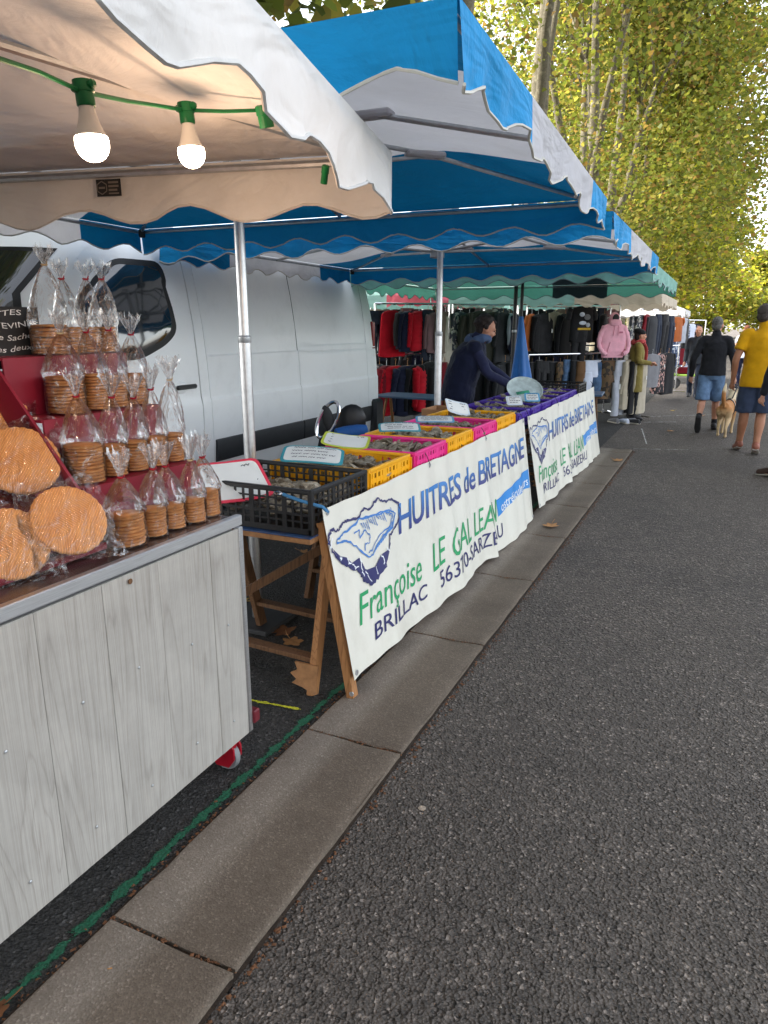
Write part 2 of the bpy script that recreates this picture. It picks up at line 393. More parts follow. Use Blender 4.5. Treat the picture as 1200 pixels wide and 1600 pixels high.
# ------------------------------------------------------------------ market canopies
def canopy(name, label, x0, x1, y0, y1, ze, rise, strips, axis, mast, rz=0, pivot=None, vh=.17, trim=F_TRIM, mastmat=ALU, wave=.36, droop=0, group=None, mast_h=0, frame=True, hub=None, sag=.02, pw=1.0, scal=.17, vmat=None, seed=0):
    """strips: (from, to, material) along axis 'y' or 'x' as fractions; mast: xy of the pole or None"""
    cx, cy = (x0 + x1) / 2, (y0 + y1) / 2; hx, hy = (x1 - x0) / 2, (y1 - y0) / 2
    base = Vector((mast[0], mast[1], 0)) if mast else Vector((cx, cy, 0))
    t = thing(name, base, label, 'market canopy', group)
    rot = Matrix.Rotation(rz, 3, 'Z'); pv = Vector(pivot or (cx, cy, 0))
    def W_(p): p = Vector(p); return rot @ (p - pv) + pv
    def roof(u, v):            # -1..1
        m = (abs(u) ** 5 + abs(v) ** 5) ** .2
        m = min(m, 1.0) if max(abs(u), abs(v)) < 1 else 1.0
        ang = math.atan2(v, u); z = ze + rise * (1 - m) ** pw - sag * math.sin(math.pi * m) * (1 - math.cos(8 * ang)) * .5
        if m >= 1: z = ze
        else: z += .010 * math.sin(9 * u + 4 * v + seed) * math.sin(5 * v - 3 * u) * min(1, (1 - m) * 6)
        z -= droop * max(0, (u * .5 + .5)) ** 2 * max(0, (v * .5 + .5)) ** 2
        return W_((cx + u * hx, cy + v * hy, z))
    fr = lambda k: -1 + 2 * k
    for (a, b, mat) in strips:
        mb = MB(); n1, n2 = max(3, int(26 * (b - a))), 26
        if axis == 'y': mb.grid(lambda q, w: roof(fr(w), fr(a + (b - a) * q)), n1, n2)
        else: mb.grid(lambda q, w: roof(fr(a + (b - a) * q), fr(w)), n1, n2)
        mb.build('roof_panel', mat, t, angle=180)
    def edge(side, k):
        q = fr(k)
        return roof(*{'N': (q, 1), 'S': (q, -1), 'E': (1, q), 'W': (-1, q)}[side])
    nrm = {'N': (0, 1), 'S': (0, -1), 'E': (1, 0), 'W': (-1, 0)}
    for side in 'NSEW':
        L = (x1 - x0) if side in 'NS' else (y1 - y0)
        along = 'x' if side in 'NS' else 'y'
        segs = strips if along == axis else ([(0, 1, strips[-1][2])] if side in 'NE' else [(0, 1, strips[0][2])])
        if vmat and side in 'SE': segs = [(0, 1, vmat)]
        nv = Vector((*nrm[side], 0)); nv = rot @ nv
        cnt = max(2, round(L / wave))
        def drop(k, w):
            e = edge(side, k); ph = k * cnt * 2 * math.pi + seed
            d = vh * (1 + scal * (math.sin(ph) + .25 * math.sin(ph * .37 + seed))) * w
            ripple = .012 * math.sin(ph * .5 + 1.3) * w + .008 * math.sin(ph * 1.7 + seed) * w + .0045 * math.sin(ph * 4.3 + 2 * seed) * w * (.4 + .6 * math.sin(ph * .31 + seed) ** 2)
            return e + nv * (.004 + ripple) + Vector((0, 0, -d - .002))
        for (a, b, mat) in segs:
            ns = max(4, int(L * (b - a) / .04))
            mb = MB(); mb.grid(lambda q, w: drop(a + (b - a) * q, w), ns, 5)
            va = mb.build('valance', mat, t, angle=180)
        pts = [drop(i / max(8, int(L / .045)), 1.0) for i in range(max(8, int(L / .045)) + 1)]
        MB().tube(pts, .0045, 5).build('binding', trim, t)
    if frame:
        zi = -.02
        cs = [W_((cx + i * (hx - .02), cy + j * (hy - .02), ze - .025 - (droop if i > 0 and j > 0 else 0))) for i, j in ((-1, -1), (1, -1), (1, 1), (-1, 1))]
        top0 = W_((cx, cy, ze))
        for i in range(4):
            MB().tube([cs[i], cs[(i + 1) % 4]], .0105, 8).build('eave_bar', GALV, t)
            mb = MB(); mb.box(cs[i] + (Vector((top0.x, top0.y, cs[i].z)) - cs[i]).normalized() * .05 + Vector((0, 0, -.012)), (.045, .03, .055), Matrix.Rotation(R(45) + rz, 3, 'Z'), .008); mb.build('corner_bracket', BLACKP, t)
        top = W_((cx, cy, ze + rise - .08)); hubz = Vector((top.x, top.y, ze + (hub if hub is not None else -.02)))
        for (u, v) in ((-1, -1), (1, -1), (1, 1), (-1, 1), (0, 1), (0, -1), (1, 0), (-1, 0)):
            p1 = roof(u * .985, v * .985) + Vector((0, 0, -.028)); mid = roof(u * .5, v * .5) + Vector((0, 0, -.05))
            mb = MB(); mb.tube([top, mid, p1], .0115, 8); mb.build('rib', GALV, t)
            mb = MB(); mb.tube([hubz, mid + Vector((0, 0, -.01))], .010, 8); mb.build('strut', GALV, t)
            d = (p1 - top).normalized(); mb = MB(); mb.box(mid + Vector((0, 0, -.005)), (.20, .075, .028), Matrix.Rotation(math.atan2(d.y, d.x), 3, 'Z'), .008)
            mb.build('joint_sleeve', F_PALE, t)
        mb = MB(); mb.lathe([(.035, -.05), (.062, -.045), (.062, .03), (.04, .05)], hubz, 12); mb.build('hub', GALV, t)
    if mast:
        zt = ze + rise - .04
        mb = MB(); mb.tube([(mast[0], mast[1], .02), (mast[0], mast[1], 1.55)], .031, 20); mb.tube([(mast[0], mast[1], 1.55), (mast[0], mast[1], zt)], .026, 20)
        ms = mb.build('mast', mastmat, t)
        mb = MB(); mb.lathe([(.032, 1.52), (.0335, 1.523), (.0335, 1.55), (.028, 1.556)], (mast[0], mast[1], 0), 20); mb.build('collar', GALV, ms)
        mb = MB(); mb.box((mast[0], mast[1], .022), (.34, .34, .028), None, .006); mb.build('base_plate', DARKP, t)
    return t, roof, edge, W_

cB1 = canopy('blue_canopy', 'large blue and white striped market canopy over the oyster crates', -3.80, -.585, 1.62, 4.28, 2.272, .34,
       [(0, .275, F_BLUE), (.275, .79, F_PALE), (.79, 1, F_BLUE)], 'y', (-2.2, 3.05), group='blue and white canopies', seed=1.1, rz=R(1.7), pivot=(-.585, 1.62, 0), vh=.14, pw=.62)
cB2 = canopy('blue_canopy', 'farther blue and white canopy between the large blue one and the green one', -4.0, -.66, 4.52, 7.65, 2.24, .36,
       [(0, .28, F_BLUE), (.28, .78, F_PALE), (.78, 1, F_BLUE)], 'y', (-2.27, 6.0), group='blue and white canopies', seed=.2, vh=.145, pw=1.45)
cG = canopy('green_canopy', 'green market canopy with a dark centre stripe over the clothes racks', -4.5, -.72, 7.85, 11.7, 2.22, .4,
       [(0, .52, F_GREEN), (.52, .74, F_DARK), (.74, 1, F_GREEN)], 'x', (-2.6, 9.75), mastmat=BLACKP, trim=F_TRIMG, vmat=fabric('canvas_mint_green', srgb(150, 202, 188), .34), seed=2)  # near and road-side valances paler: skylight put into the canvas colour
cC = canopy('cream_canopy', 'cream canopy with a scalloped edge over the farther clothes rack', -4.4, -.95, 12.1, 16.0, 2.10, .38,
       [(0, .22, F_MINT), (.22, .62, F_MINT), (.62, 1, F_CREAM)], 'x', (-2.7, 14.1), trim=F_CREAM, wave=.3, seed=.7)
cP = canopy('mint_canopy', 'mint and pink canopy seen behind the rear of the van', -8.6, -4.55, 11.6, 15.0, 2.12, .38,
       [(0, .55, F_MINT), (.55, .8, F_MINT), (.8, 1, F_PINK)], 'x', (-6.6, 13.3), trim=F_MINT, wave=.3, seed=.4)
cF = canopy('white_canopy', 'small white canopy far down the market beyond the patterned clothes', -3.4, -1.05, 21.5, 24.5, 2.05, .5,
       [(0, 1, F_WHITE)], 'x', (-2.2, 23.0), trim=F_WHITE, wave=.4, seed=.4)
# the biscuit stall's own canopy, turned a little against the kerb
cW = canopy('white_canopy', 'white canvas canopy with a scalloped edge above the biscuit stall', -4.0, -.93, -1.3, 2.04, 2.085, .62,
       [(0, 1, F_WHITE)], 'x', (-2.6, .35), rz=R(12.5), pivot=(-.93, 2.04, 0), vh=.145, pw=1.7, droop=.0, trim=F_WHITE, wave=.40, seed=2.6, mastmat=ALU)

# maker's label sewn inside the biscuit stall's valance
def sewn_label(c, px_, side_k, w, h, drop, inward):
    t, roof, edge, W_ = c
    best = min((abs(proj(edge(side_k, k / 400))[0] - px_), k / 400) for k in range(401))[1]
    p = edge(side_k, best); q = edge(side_k, best + .004); d = (q - p).normalized(); n = Vector((-d.y, d.x, 0))
    if n.y > 0: n = -n
    o = p + n * inward + Vector((0, 0, -drop))
    at = lambda x, y, e: o + d * x + Vector((0, 0, y)) + n * e
    bl = M('label_black', (.015, .015, .016, 1), .6); wt = M('label_grey', srgb(120, 112, 104), .6)
    m = MB(); m.rings([[at(x, y, e) for x, y in ((-w / 2, -h / 2), (w / 2, -h / 2), (w / 2, h / 2), (-w / 2, h / 2))] for e in (0, .002)]); lb = fix_normals(m.build('maker_label', bl, t, smooth=False))
    hx = [(-w * .27 + h * .38 * math.cos(math.pi / 3 * k + .52), h * .38 * math.sin(math.pi / 3 * k + .52)) for k in range(7)]
    for pts, wd in ((hx, .003), ([(-w * .40, 0), (-w * .14, 0)], .006), ([(.0, h * .30), (w * .42, h * .30)], .006), ([(.0, h * .08), (w * .42, h * .08)], .006), ([(.0, -h * .14), (w * .36, -h * .14)], .006), ([(.0, -h * .34), (w * .42, -h * .34)], .004)):
        vs = []; fs = []
        for (a, b) in zip(pts, pts[1:]):
            dx, dy = b[0] - a[0], b[1] - a[1]; l = math.hypot(dx, dy); nx, ny = -dy / l * wd / 2, dx / l * wd / 2; z = len(vs)
            vs += [at(a[0] + nx, a[1] + ny, .003), at(a[0] - nx, a[1] - ny, .003), at(b[0] - nx, b[1] - ny, .003), at(b[0] + nx, b[1] + ny, .003)]; fs.append((z, z + 1, z + 2, z + 3))
        m = MB(); m.add(vs, fs); m.build('label_print', wt, lb, smooth=False)
sewn_label(cW, 170, 'N', .085, .050, .062, .012)
# ------------------------------------------------------------------ lettering
def text2d(body, shear=0.0, bold=0.0, spacing=1.0, cut=None, sx=1, sy=1):
    "filled letters in a unit box: returns verts (0..1, 0..1), faces"
    c = bpy.data.curves.new('lettering', 'FONT'); c.body = body; c.shear = shear; c.offset = bold; c.space_character = spacing; c.resolution_u = 3
    o = bpy.data.objects.new('lettering', c); me = bpy.data.meshes.new_from_object(o)
    bpy.data.objects.remove(o); bpy.data.curves.remove(c)
    bm = bmesh.new(); bm.from_mesh(me); bpy.data.meshes.remove(me)
    xs = [v.co.x for v in bm.verts]; ys = [v.co.y for v in bm.verts]; x0, x1 = min(xs), max(xs); cap = .73
    for v in bm.verts: v.co.x = (v.co.x - x0) / (x1 - x0); v.co.y = v.co.y / cap
    if cut:
        for k in range(1, cut):
            g = bm.verts[:] + bm.edges[:] + bm.faces[:]
            bmesh.ops.bisect_plane(bm, geom=g, plane_co=(k / cut, 0, 0), plane_no=(1, 0, 0), dist=1e-5)
    bmesh.ops.remove_doubles(bm, verts=bm.verts, dist=1e-5)
    bm.verts.ensure_lookup_table(); bm.verts.index_update()
    vs = [(v.co.x, v.co.y) for v in bm.verts]; fs = [[v.index for v in f.verts] for f in bm.faces]; bm.free()
    return vs, fs
def lettering(name, body, fn, mat, parent, shear=0, bold=0, spacing=1, cut=None):
    vs, fs = text2d(body, shear, bold, spacing, cut)
    mb = MB(); mb.add([fn(x, y) for x, y in vs], fs); mb.uv = [(x, y) for x, y in vs]
    return mb.build(name, mat, parent, smooth=False)
def stroke2d(pts, w):
    "a pen line of width w as quads in 2D"
    vs = []; fs = []
    for i, p in enumerate(pts):
        a = pts[max(i - 1, 0)]; b = pts[min(i + 1, len(pts) - 1)]
        dx, dy = b[0] - a[0], b[1] - a[1]; l = math.hypot(dx, dy) or 1; q = w[i] if isinstance(w, list) else w
        nx, ny = -dy / l * q / 2, dx / l * q / 2
        vs += [(p[0] + nx, p[1] + ny), (p[0] - nx, p[1] - ny)]
        if i: k = 2 * i; fs.append((k - 2, k - 1, k + 1, k))
    return vs, fs
def scribble(rr, x0, x1, y, h):
    "one line of quick handwriting, as separate word strokes"
    out = []; x = x0
    while x < x1 - h * .6:
        L = min(rr.uniform(1.5, 4.5) * h, x1 - x); n = max(4, int(L / (h * .28))); ph = rr.random() * 6
        out.append([(x + L * i / n + h * .12 * math.sin(i * 1.9 + ph), y + h * (.5 + .5 * math.sin(i * 2.1 + ph)) * rr.uniform(.5, 1.0)) for i in range(n + 1)])
        x += L + h * .7
    return out

# ------------------------------------------------------------------ biscuit counter
CF, CY1, CZ0, CZ1 = -1.45, 1.935, .135, .972
ct = thing('display_counter', (-1.85, 1.0, 0), 'grey wood panelled stall counter with a metal rim and a red castor', 'counter')
MB().box((CF - .36, .45, (CZ0 + CZ1) / 2), (.68, 2.93, CZ1 - CZ0 - .02), None, .004).build('carcass', M('grey_board', srgb(150, 150, 150), .6), ct)
bounds = [CY1 - .012, 1.765, 1.525, 1.31, 1.095, .86, .60, .34, .08, -.18, -.5, -.9]
for i in range(len(bounds) - 1):
    b, a = bounds[i], bounds[i + 1]
    pk = MB(); pk.box((0, 0, 0), (.010, b - a - .0007, CZ1 - CZ0 - .045), None, .0012)
    o = pk.build('plank', W_GREY, None); o.parent = ct; o.location = Vector((CF - .005 - .0012 * hash2(i), (a + b) / 2, (CZ0 + CZ1 - .045) / 2)) - ct.location
    for z in (.22, .60):
        MB().lathe([(.0045, 0), (.0042, .0018), (.0025, .003), (.0004, .0034)], (CF + .0005, (a + b) / 2 + .02 * (hash2(i, z) - .5), z + .04 * hash2(i, z, 2)), 10, eul(0, 90, 0)).build('screw', GALV, ct)
MB().box((CF - .008, .47, CZ1 - .018), (.026, 2.94, .036), None, .003).build('rim', STEEL, ct)
MB().box((CF - .008, CY1 - .004, (CZ0 + CZ1) / 2 - .02), (.026, .022, CZ1 - CZ0 - .045), None, .003).build('corner_trim', STEEL, ct)
MB().box((CF - .36, .45, CZ1 - .012), (.672, 2.92, .02), None, .002).build('top_plate', M('counter_top', srgb(92, 78, 74), .22, .2, 6, .03, 30, metal=.4), ct)
MB().lathe([(.008, 0), (.0085, .0015), (.005, .002), (.0006, .0022)], (CF + .004, 1.408, .905), 12, eul(0, 90, 0)).build('knot_plug', W_DARK, ct)
for (cxx, cyy) in ((-1.515, 1.865), (-2.08, 1.865), (-1.515, .1)):
    cst = MB(); cst.lathe([(.03, -.012), (.052, -.014), (.056, -.008), (.056, .008), (.052, .014), (.03, .012)], (cxx, cyy, .060), 24, eul(90, 0, 0))
    cs = cst.build('castor', M('castor_grey', srgb(120, 122, 124), .5), ct)
    f = MB()
    for s in (-1, 1): f.rings([[(cxx + dx, cyy + s * .021 + w, z) for dx, z in ((-.03, .022), (.026, .024), (.05, .06), (.050, .10), (.036, .128), (-.036, .128), (-.050, .10), (-.05, .05))] for w in (-.004, .004)])
    f.rings([[(cxx + .043 * math.cos(a) * (1 - .1 * (zz - .09) / .05), cyy + .030 * math.sin(a), zz) for a in [2 * math.pi * k / 16 for k in range(16)]] for zz in (.082, .10, .118, .131)])
    f.build('castor_fork', M('red_paint', srgb(150, 14, 34), .35, .15, 12, .03, 60), cs)
MB().box((CF - .01, CY1 + .022, .19), (.05, .035, .05), None, .004).build('corner_foot', M('red_paint2', srgb(100, 30, 40), .5), ct)

# red stepped stand
st = thing('stepped_stand', (-1.85, 1.6, CZ1), 'dark red stepped display stand holding the biscuit bags', 'display stand')
TZ = (1.145, 1.335, 1.51); TX = (-1.632, -1.772, -1.912)
for i, (z, x) in enumerate(zip(TZ, TX)):
    xb = TX[i + 1] if i < 2 else -2.06
    zb = CZ1 + .001
    MB().box((x - .004, 1.70, (zb + z) / 2 if i == 0 else (TZ[i - 1] + z) / 2), (.008, .49, (z - zb) if i == 0 else z - TZ[i - 1]), None, .001).build('riser', RED, st)
    MB().box(((x + xb) / 2 - .004, 1.70, z - .004), (x - xb, .50, .008), None, .001).build('tread', RED, st)
MB().rings([[(-1.60, yy, zb), (-2.06, yy, zb), (-2.06, yy, 1.49), (-1.93, yy, 1.49), (-1.625, yy, 1.12)] for yy in (1.438, 1.448)]).build('side_panel', RED, st)
bd = thing('sloping_board', (-1.7, 1.0, CZ1), 'glossy dark red sloping board behind the large round biscuits', 'display board')
MB().rings([[(-1.68, .2, CZ1 + .002), (-1.692, .2, CZ1 + .002), (-2.012, .2, 1.46), (-2.0, .2, 1.46)], [(-1.68, 1.40, CZ1 + .002), (-1.692, 1.40, CZ1 + .002), (-2.012, 1.40, 1.46), (-2.0, 1.40, 1.46)]]).build('panel', M('red_gloss', srgb(128, 14, 26), .22, .1, 5, .02, 90), bd)
MB().box((-1.578, .8, CZ1 + .012), (.03, 1.3, .02), None, .003).build('ledge', RED, bd)

# biscuits
def biscuit_mat(name, a, b, hatch):
    m, nt, p, out = _new(name)
    n = tex(nt, 'Noise', 25 if not hatch else 14, 'Object', 6, .7); r = ramp(nt, n.outputs[0], [(.3, b), (.7, a)]); c = r.outputs[0]
    if hatch:
        hs = []
        for rot in (38, -42, 12):
            tc = nt.nodes.new('ShaderNodeTexCoord'); mp = nt.nodes.new('ShaderNodeMapping'); mp.inputs['Rotation'].default_value = (0, 0, R(rot)); nt.links.new(tc.outputs['Object'], mp.inputs[0])
            w = nt.nodes.new('ShaderNodeTexWave'); w.inputs['Scale'].default_value = 50; w.inputs['Distortion'].default_value = 1.1; w.inputs['Detail Scale'].default_value = .6; nt.links.new(mp.outputs[0], w.inputs['Vector'])
            hs.append(ramp(nt, w.outputs['Fac'], [(.86, (0, 0, 0, 1)), (.97, (1, 1, 1, 1))]).outputs[0])
        vo = tex(nt, 'Voronoi', 11, 'Object'); se = nt.nodes.new('ShaderNodeSeparateColor'); nt.links.new(vo.outputs['Color'], se.inputs[0])
        g1 = ramp(nt, se.outputs[0], [(.0, (0, 0, 0, 1)), (.4, (1, 1, 1, 1))], 'CONSTANT'); g2 = ramp(nt, se.outputs[1], [(.0, (0, 0, 0, 1)), (.5, (1, 1, 1, 1))], 'CONSTANT')
        h = mix(nt, g1.outputs[0], hs[0], mix(nt, g2.outputs[0], hs[1], hs[2]))
        c = mix(nt, h, c, mul(a, 1.3)); bump(nt, p, h, .5, -.003)
    nt.links.new(c, p.inputs['Base Color']); p.inputs['Roughness'].default_value = .6; p.inputs['Specular IOR Level'].default_value = .3
    bump(nt, p, n.outputs[0], .35, .004); p.inputs['Subsurface Weight'].default_value = 0
    return m
B_SMALL = biscuit_mat('biscuit_golden', srgb(226, 160, 98), srgb(190, 118, 64), False)
B_BIG = biscuit_mat('biscuit_large', srgb(228, 160, 94), srgb(200, 124, 64), True)

def film_mat(name, base, crease, sc, rough=.07):
    m, nt, p, out = _new(name); nt.nodes.remove(p)
    tr = nt.nodes.new('ShaderNodeBsdfTransparent'); tr.inputs[0].default_value = (.985, .985, .985, 1)
    gl = nt.nodes.new('ShaderNodeBsdfGlossy'); gl.inputs['Roughness'].default_value = rough; gl.inputs[0].default_value = (1, 1, 1, 1)
    n = tex(nt, 'Noise', sc, 'Object', 4, .6, (1, 1, .4)); n.inputs['Distortion'].default_value = 2.0
    bp = nt.nodes.new('ShaderNodeBump'); bp.inputs['Strength'].default_value = .5; bp.inputs['Distance'].default_value = .02; nt.links.new(n.outputs[0], bp.inputs['Height'])
    nt.links.new(bp.outputs[0], gl.inputs['Normal'])
    fr = nt.nodes.new('ShaderNodeFresnel'); fr.inputs[0].default_value = 1.45; nt.links.new(bp.outputs[0], fr.inputs['Normal'])
    cr = ramp(nt, n.outputs[0], [(.53, (0, 0, 0, 1)), (.565, (1, 1, 1, 1)), (.60, (0, 0, 0, 1)), (.66, (0, 0, 0, 1)), (.68, (.7, .7, .7, 1)), (.70, (0, 0, 0, 1))])
    a1 = nt.nodes.new('ShaderNodeMath'); a1.operation = 'MULTIPLY_ADD'; a1.inputs[1].default_value = crease; a1.inputs[2].default_value = base; nt.links.new(cr.outputs[0], a1.inputs[0])
    a2 = nt.nodes.new('ShaderNodeMath'); a2.operation = 'MULTIPLY_ADD'; a2.inputs[1].default_value = .9; a2.use_clamp = True; nt.links.new(fr.outputs[0], a2.inputs[0]); nt.links.new(a1.outputs[0], a2.inputs[2])
    x1 = nt.nodes.new('ShaderNodeMixShader'); nt.links.new(a2.outputs[0], x1.inputs[0]); nt.links.new(tr.outputs[0], x1.inputs[1]); nt.links.new(gl.outputs[0], x1.inputs[2])
    nt.links.new(x1.outputs[0], out.inputs[0]); return m
FILM = film_mat('cellophane', .0, .26, 22)
FILMB = film_mat('cellophane_gathered', .06, .45, 70, .15)
FILMW = film_mat('cellophane_wrap', .0, .10, 16)
TIE = M('red_tie', srgb(170, 12, 40), .5); TIE2 = M('beige_tie', srgb(205, 180, 140), .5)

def biscuit_mesh(r, h, n=26, lobes=13):
    mb = MB(); rs = []
    for q, z in ((.80, 0), (.97, .1), (1, .35), (.985, .7), (.9, 1)):
        rs.append([(r * q * (1 + .018 * math.cos(lobes * a)) * math.cos(a), r * q * (1 + .018 * math.cos(lobes * a)) * math.sin(a), h * z) for a in [2 * math.pi * k / n for k in range(n)]])
    mb.rings(rs); return mb.mesh('biscuit', angle=60)
BM = {.0375: biscuit_mesh(.0405, .0082), .050: biscuit_mesh(.054, .0088)}
def bag(x, y, z, r, n, tie_h, tip_h, label, seed, tiemat, lean=(0, 0)):
    rr = random.Random(seed)
    t = thing('biscuit_bag', (x, y, z + .001), label, 'bag of biscuits', 'cellophane bags of round biscuits', local=True)
    r0_, r = r, (.0405 if r < .045 else .054); pitch = .0095 if r < .045 else .0103
    for i in range(n):
        o = link('biscuit', BM[r0_], B_SMALL, t); o.location = (rr.uniform(-.0015, .0015), rr.uniform(-.0015, .0015), .003 + i * pitch); o.rotation_euler = (rr.uniform(-.03, .03), rr.uniform(-.03, .03), rr.random() * 6)
    H = n * pitch + .004; N = 30; ph = [rr.random() * 6.28 for _ in range(6)]
    prof = [(0, r * .95), (.003, r + .0045), (H * .35, r + .006), (H * .7, r + .0055), (H, r + .006)]
    for k in range(1, 15):
        q = k / 14; prof.append((H + (tie_h - H) * q, (r + .006) * (1 - q ** 1.35) ** .8 + .0055))
    for k in range(1, 6):
        q = k / 5; prof.append((tie_h + (tip_h - tie_h) * q, .0055 + .030 * q ** 1.1))
    tri = lambda v: 2 * abs((v / 3.14159) % 2 - 1) - 1
    def ringpts(zz, rad, i):
        g = max(0, (zz - H) / (tie_h - H)); up = zz > tie_h + 1e-6; pts = []
        for k in range(N):
            a = 2 * math.pi * (k + .5 * (i % 2)) / N
            w = tri(2 * a + ph[0] + g) * .45 + tri(5 * a + ph[1] - g * 2) * .40 + tri(9 * a + ph[2]) * .4 * min(g, 1.4)
            amp = .42 if up else .20 * min(1, g * 1.6)
            q = rad * (1 + amp * w)
            if zz > H: q += rr.uniform(-.0014, .0014) * (1 - min(g, 1) * .5)
            elif zz > 0: q += rr.uniform(0, .0015)
            jz = (.012 * math.sin(5 * a + ph[3]) + .009 * math.sin(11 * a + ph[5])) if i == len(prof) - 1 else rr.uniform(-.0015, .0015)
            pts.append((q * math.cos(a) + lean[0] * min(g, 1.2), q * math.sin(a) * (.7 if up else 1) + lean[1] * min(g, 1.2), max(zz + jz, 0)))
        return pts
    lo = [(i, p) for i, p in enumerate(prof) if p[0] <= tie_h + 1e-6]; hi = [(i, p) for i, p in enumerate(prof) if p[0] >= tie_h - 1e-6]
    def wrapm(sel):
        mb = MB()
        R_ = [ringpts(p[0], p[1], i) for i, p in sel]; mb.rings(R_, cap=False); return mb
    wrapm(lo).build('film', FILM, t, angle=24); wrapm(hi).build('gathered_top', FILMB, t, angle=30)
    mb = MB(); mb.tube([(lean[0] + .0085 * math.cos(a), lean[1] + .0085 * math.sin(a), tie_h + .001 * math.sin(a * 2)) for a in [2 * math.pi * k / 12 for k in range(13)]], .0028, 6)
    mb.tube([(lean[0] + .008, lean[1], tie_h), (lean[0] + .02, lean[1] - .006, tie_h + .008)], .002, 5); mb.build('tie', tiemat, t)
    return t
ROWS = [('on the counter edge', -1.545, CZ1, [(1.89, .0375, 9), (1.80, .0375, 8), (1.71, .0375, 8), (1.62, .0375, 9), (1.51, .0500, 9)], .215, .29),
        ('on the lowest red step', -1.70, TZ[0], [(1.905, .0375, 10), (1.815, .0375, 10), (1.725, .0375, 10), (1.635, .0375, 10), (1.525, .0500, 11)], .245, .315),
        ('on the middle red step', -1.84, TZ[1], [(1.90, .0375, 11), (1.81, .0375, 11), (1.72, .0375, 12), (1.605, .0500, 11)], .25, .31),
        ('on the top red step', -1.985, TZ[2], [(1.925, .0375, 9), (1.85, .0375, 9), (1.775, .0375, 9), (1.69, .0500, 9)], .245, .295)]
ORD = ['rightmost', 'second from the right', 'third from the right', 'fourth from the right', 'leftmost, widest stack']
for ri, (wh, x, z, items, th, tp) in enumerate(ROWS):
    for i, (yy, r, n) in enumerate(items):
        tm = TIE2 if (ri, i) in ((1, 0), (2, 3), (3, 3), (0, 1)) else TIE
        pos = ORD[i] if i < len(items) - 1 else ORD[4]
        h = th + .03 * (hash2(ri, i) - .5) + (.02 if (ri, i) in ((1, 0), (3, 3)) else 0)
        bag(x + .012 * (hash2(i, ri) - .5), yy, z, r, n, h, h + (tp - th), 'cellophane bag of round biscuits %s, %s, %s tie' % (wh, pos, 'red' if tm == TIE else 'beige'), ri * 10 + i, tm, (.02 * (hash2(ri, i, 5) - .5), .025 * (hash2(ri, i, 7) - .5)))

# large round biscuits in film
def big_biscuit(c, r, yaw, tilt, label, seed):
    rr = random.Random(seed)
    t = thing('large_biscuit', c, label, 'large biscuit', 'large wrapped biscuits', rz=yaw or .001)
    t.rotation_euler = (R(tilt), 0, yaw)
    mb = MB(); n = 96; rs = []; lob = 30
    for q, z in ((.02, .004), (.85, .0), (.97, .003), (1, .009), (.985, .015), (.93, .0185), (.6, .019), (.02, .019)):
        rs.append([(r * q * (1 + .012 * math.cos(lob * a) * (q > .8)) * math.cos(a), r * q * (1 + .012 * math.cos(lob * a) * (q > .8)) * math.sin(a), z + .0012 * math.sin(lob * a) * (q > .9)) for a in [2 * math.pi * k / n for k in range(n)]])
    mb.rings(rs); mb.build('biscuit', B_BIG, t, angle=70)
    S = r * 1.22; ph = [rr.random() * 6 for _ in range(6)]
    def sq(u, v, top):
        x, y = (u * 2 - 1), (v * 2 - 1); rx = x * S * (1 + .05 * math.sin(5 * y + ph[0])); ry = y * S * (1 + .06 * math.sin(4 * x + ph[1]))
        d = math.hypot(rx, ry) / r; inside = max(0, min(1, (1.16 - d) / .16)); e = max(abs(x), abs(y))
        zc = .0095
        w = .006 * math.sin(23 * x + 9 * y + ph[2]) * math.sin(17 * y + ph[3]) * (1 - inside) + .010 * math.sin(9 * x + ph[4]) * (e > .9) * (1 - inside)
        z = (zc + (.0125 * inside + .001 if top else -.0115 * inside - .001)) + w + (.0012 * math.sin(31 * x - 12 * y) * inside if top else 0)
        return (rx, ry, z)
    mb = MB(); mb.grid(lambda u, v: sq(u, v, True), 34, 34); mb.grid(lambda u, v: sq(u, v, False), 34, 34); mb.build('wrapper', FILMW, t, angle=40)
    return t
def lean_at(x, y, depth): return spot(x, y, depth)
for (px_, py_, dp, r, lab, s) in [(106, 815, 1.93, .101, 'large round hatched biscuit in film at the right of the bottom pair, nearest the bags', 1), (32, 722, 2.02, .106, 'large round hatched biscuit in film leaning in the middle of the red board', 2),
                                   (14, 852, 1.82, .098, 'large round hatched biscuit in film at the lower left edge of the counter', 3), (-16, 636, 2.12, .10, 'large round biscuit in film at the top left against the red board', 4)]:
    c = spot(px_, py_, dp); big_biscuit(c, r, R(66 + 6 * hash2(s)), 58 - 3 * s % 4, lab, s)

# chalk board
bb = thing('chalk_board', (-1.97, 1.3, 1.46), 'small black chalk board with handwritten white lettering beside the biscuit bags', 'chalk board')
MB().box((-2.052, 1.37, 1.565), (.012, .68, .19), None, .002).build('panel', M('chalk_black', (.02, .02, .021, 1), .7, .4, 9), bb)
MB().box((-2.065, 1.30, 1.465), (.05, .3, .012), None, .002).build('foot', BLACKP, bb)
CHALK = M('chalk_white', (.75, .75, .75, 1), .9, .3, 60)
for body, y1, L, z, h, sh in (('GALETTES', 1.645, .21, 1.632, .017, .1), ('POITEVINES', 1.700, .225, 1.597, .018, -.05), ('3€ le Sachet.', 1.695, .21, 1.560, .018, .2), ('5€ les deux', 1.672, .20, 1.524, .018, .2)):
    lettering('chalk_writing', body, lambda x, y, L=L, y1=y1, z=z, h=h: (-2.0455, y1 - L + L * x, z + h * y + .004 * math.sin(x * 9)), CHALK, bb, shear=sh)

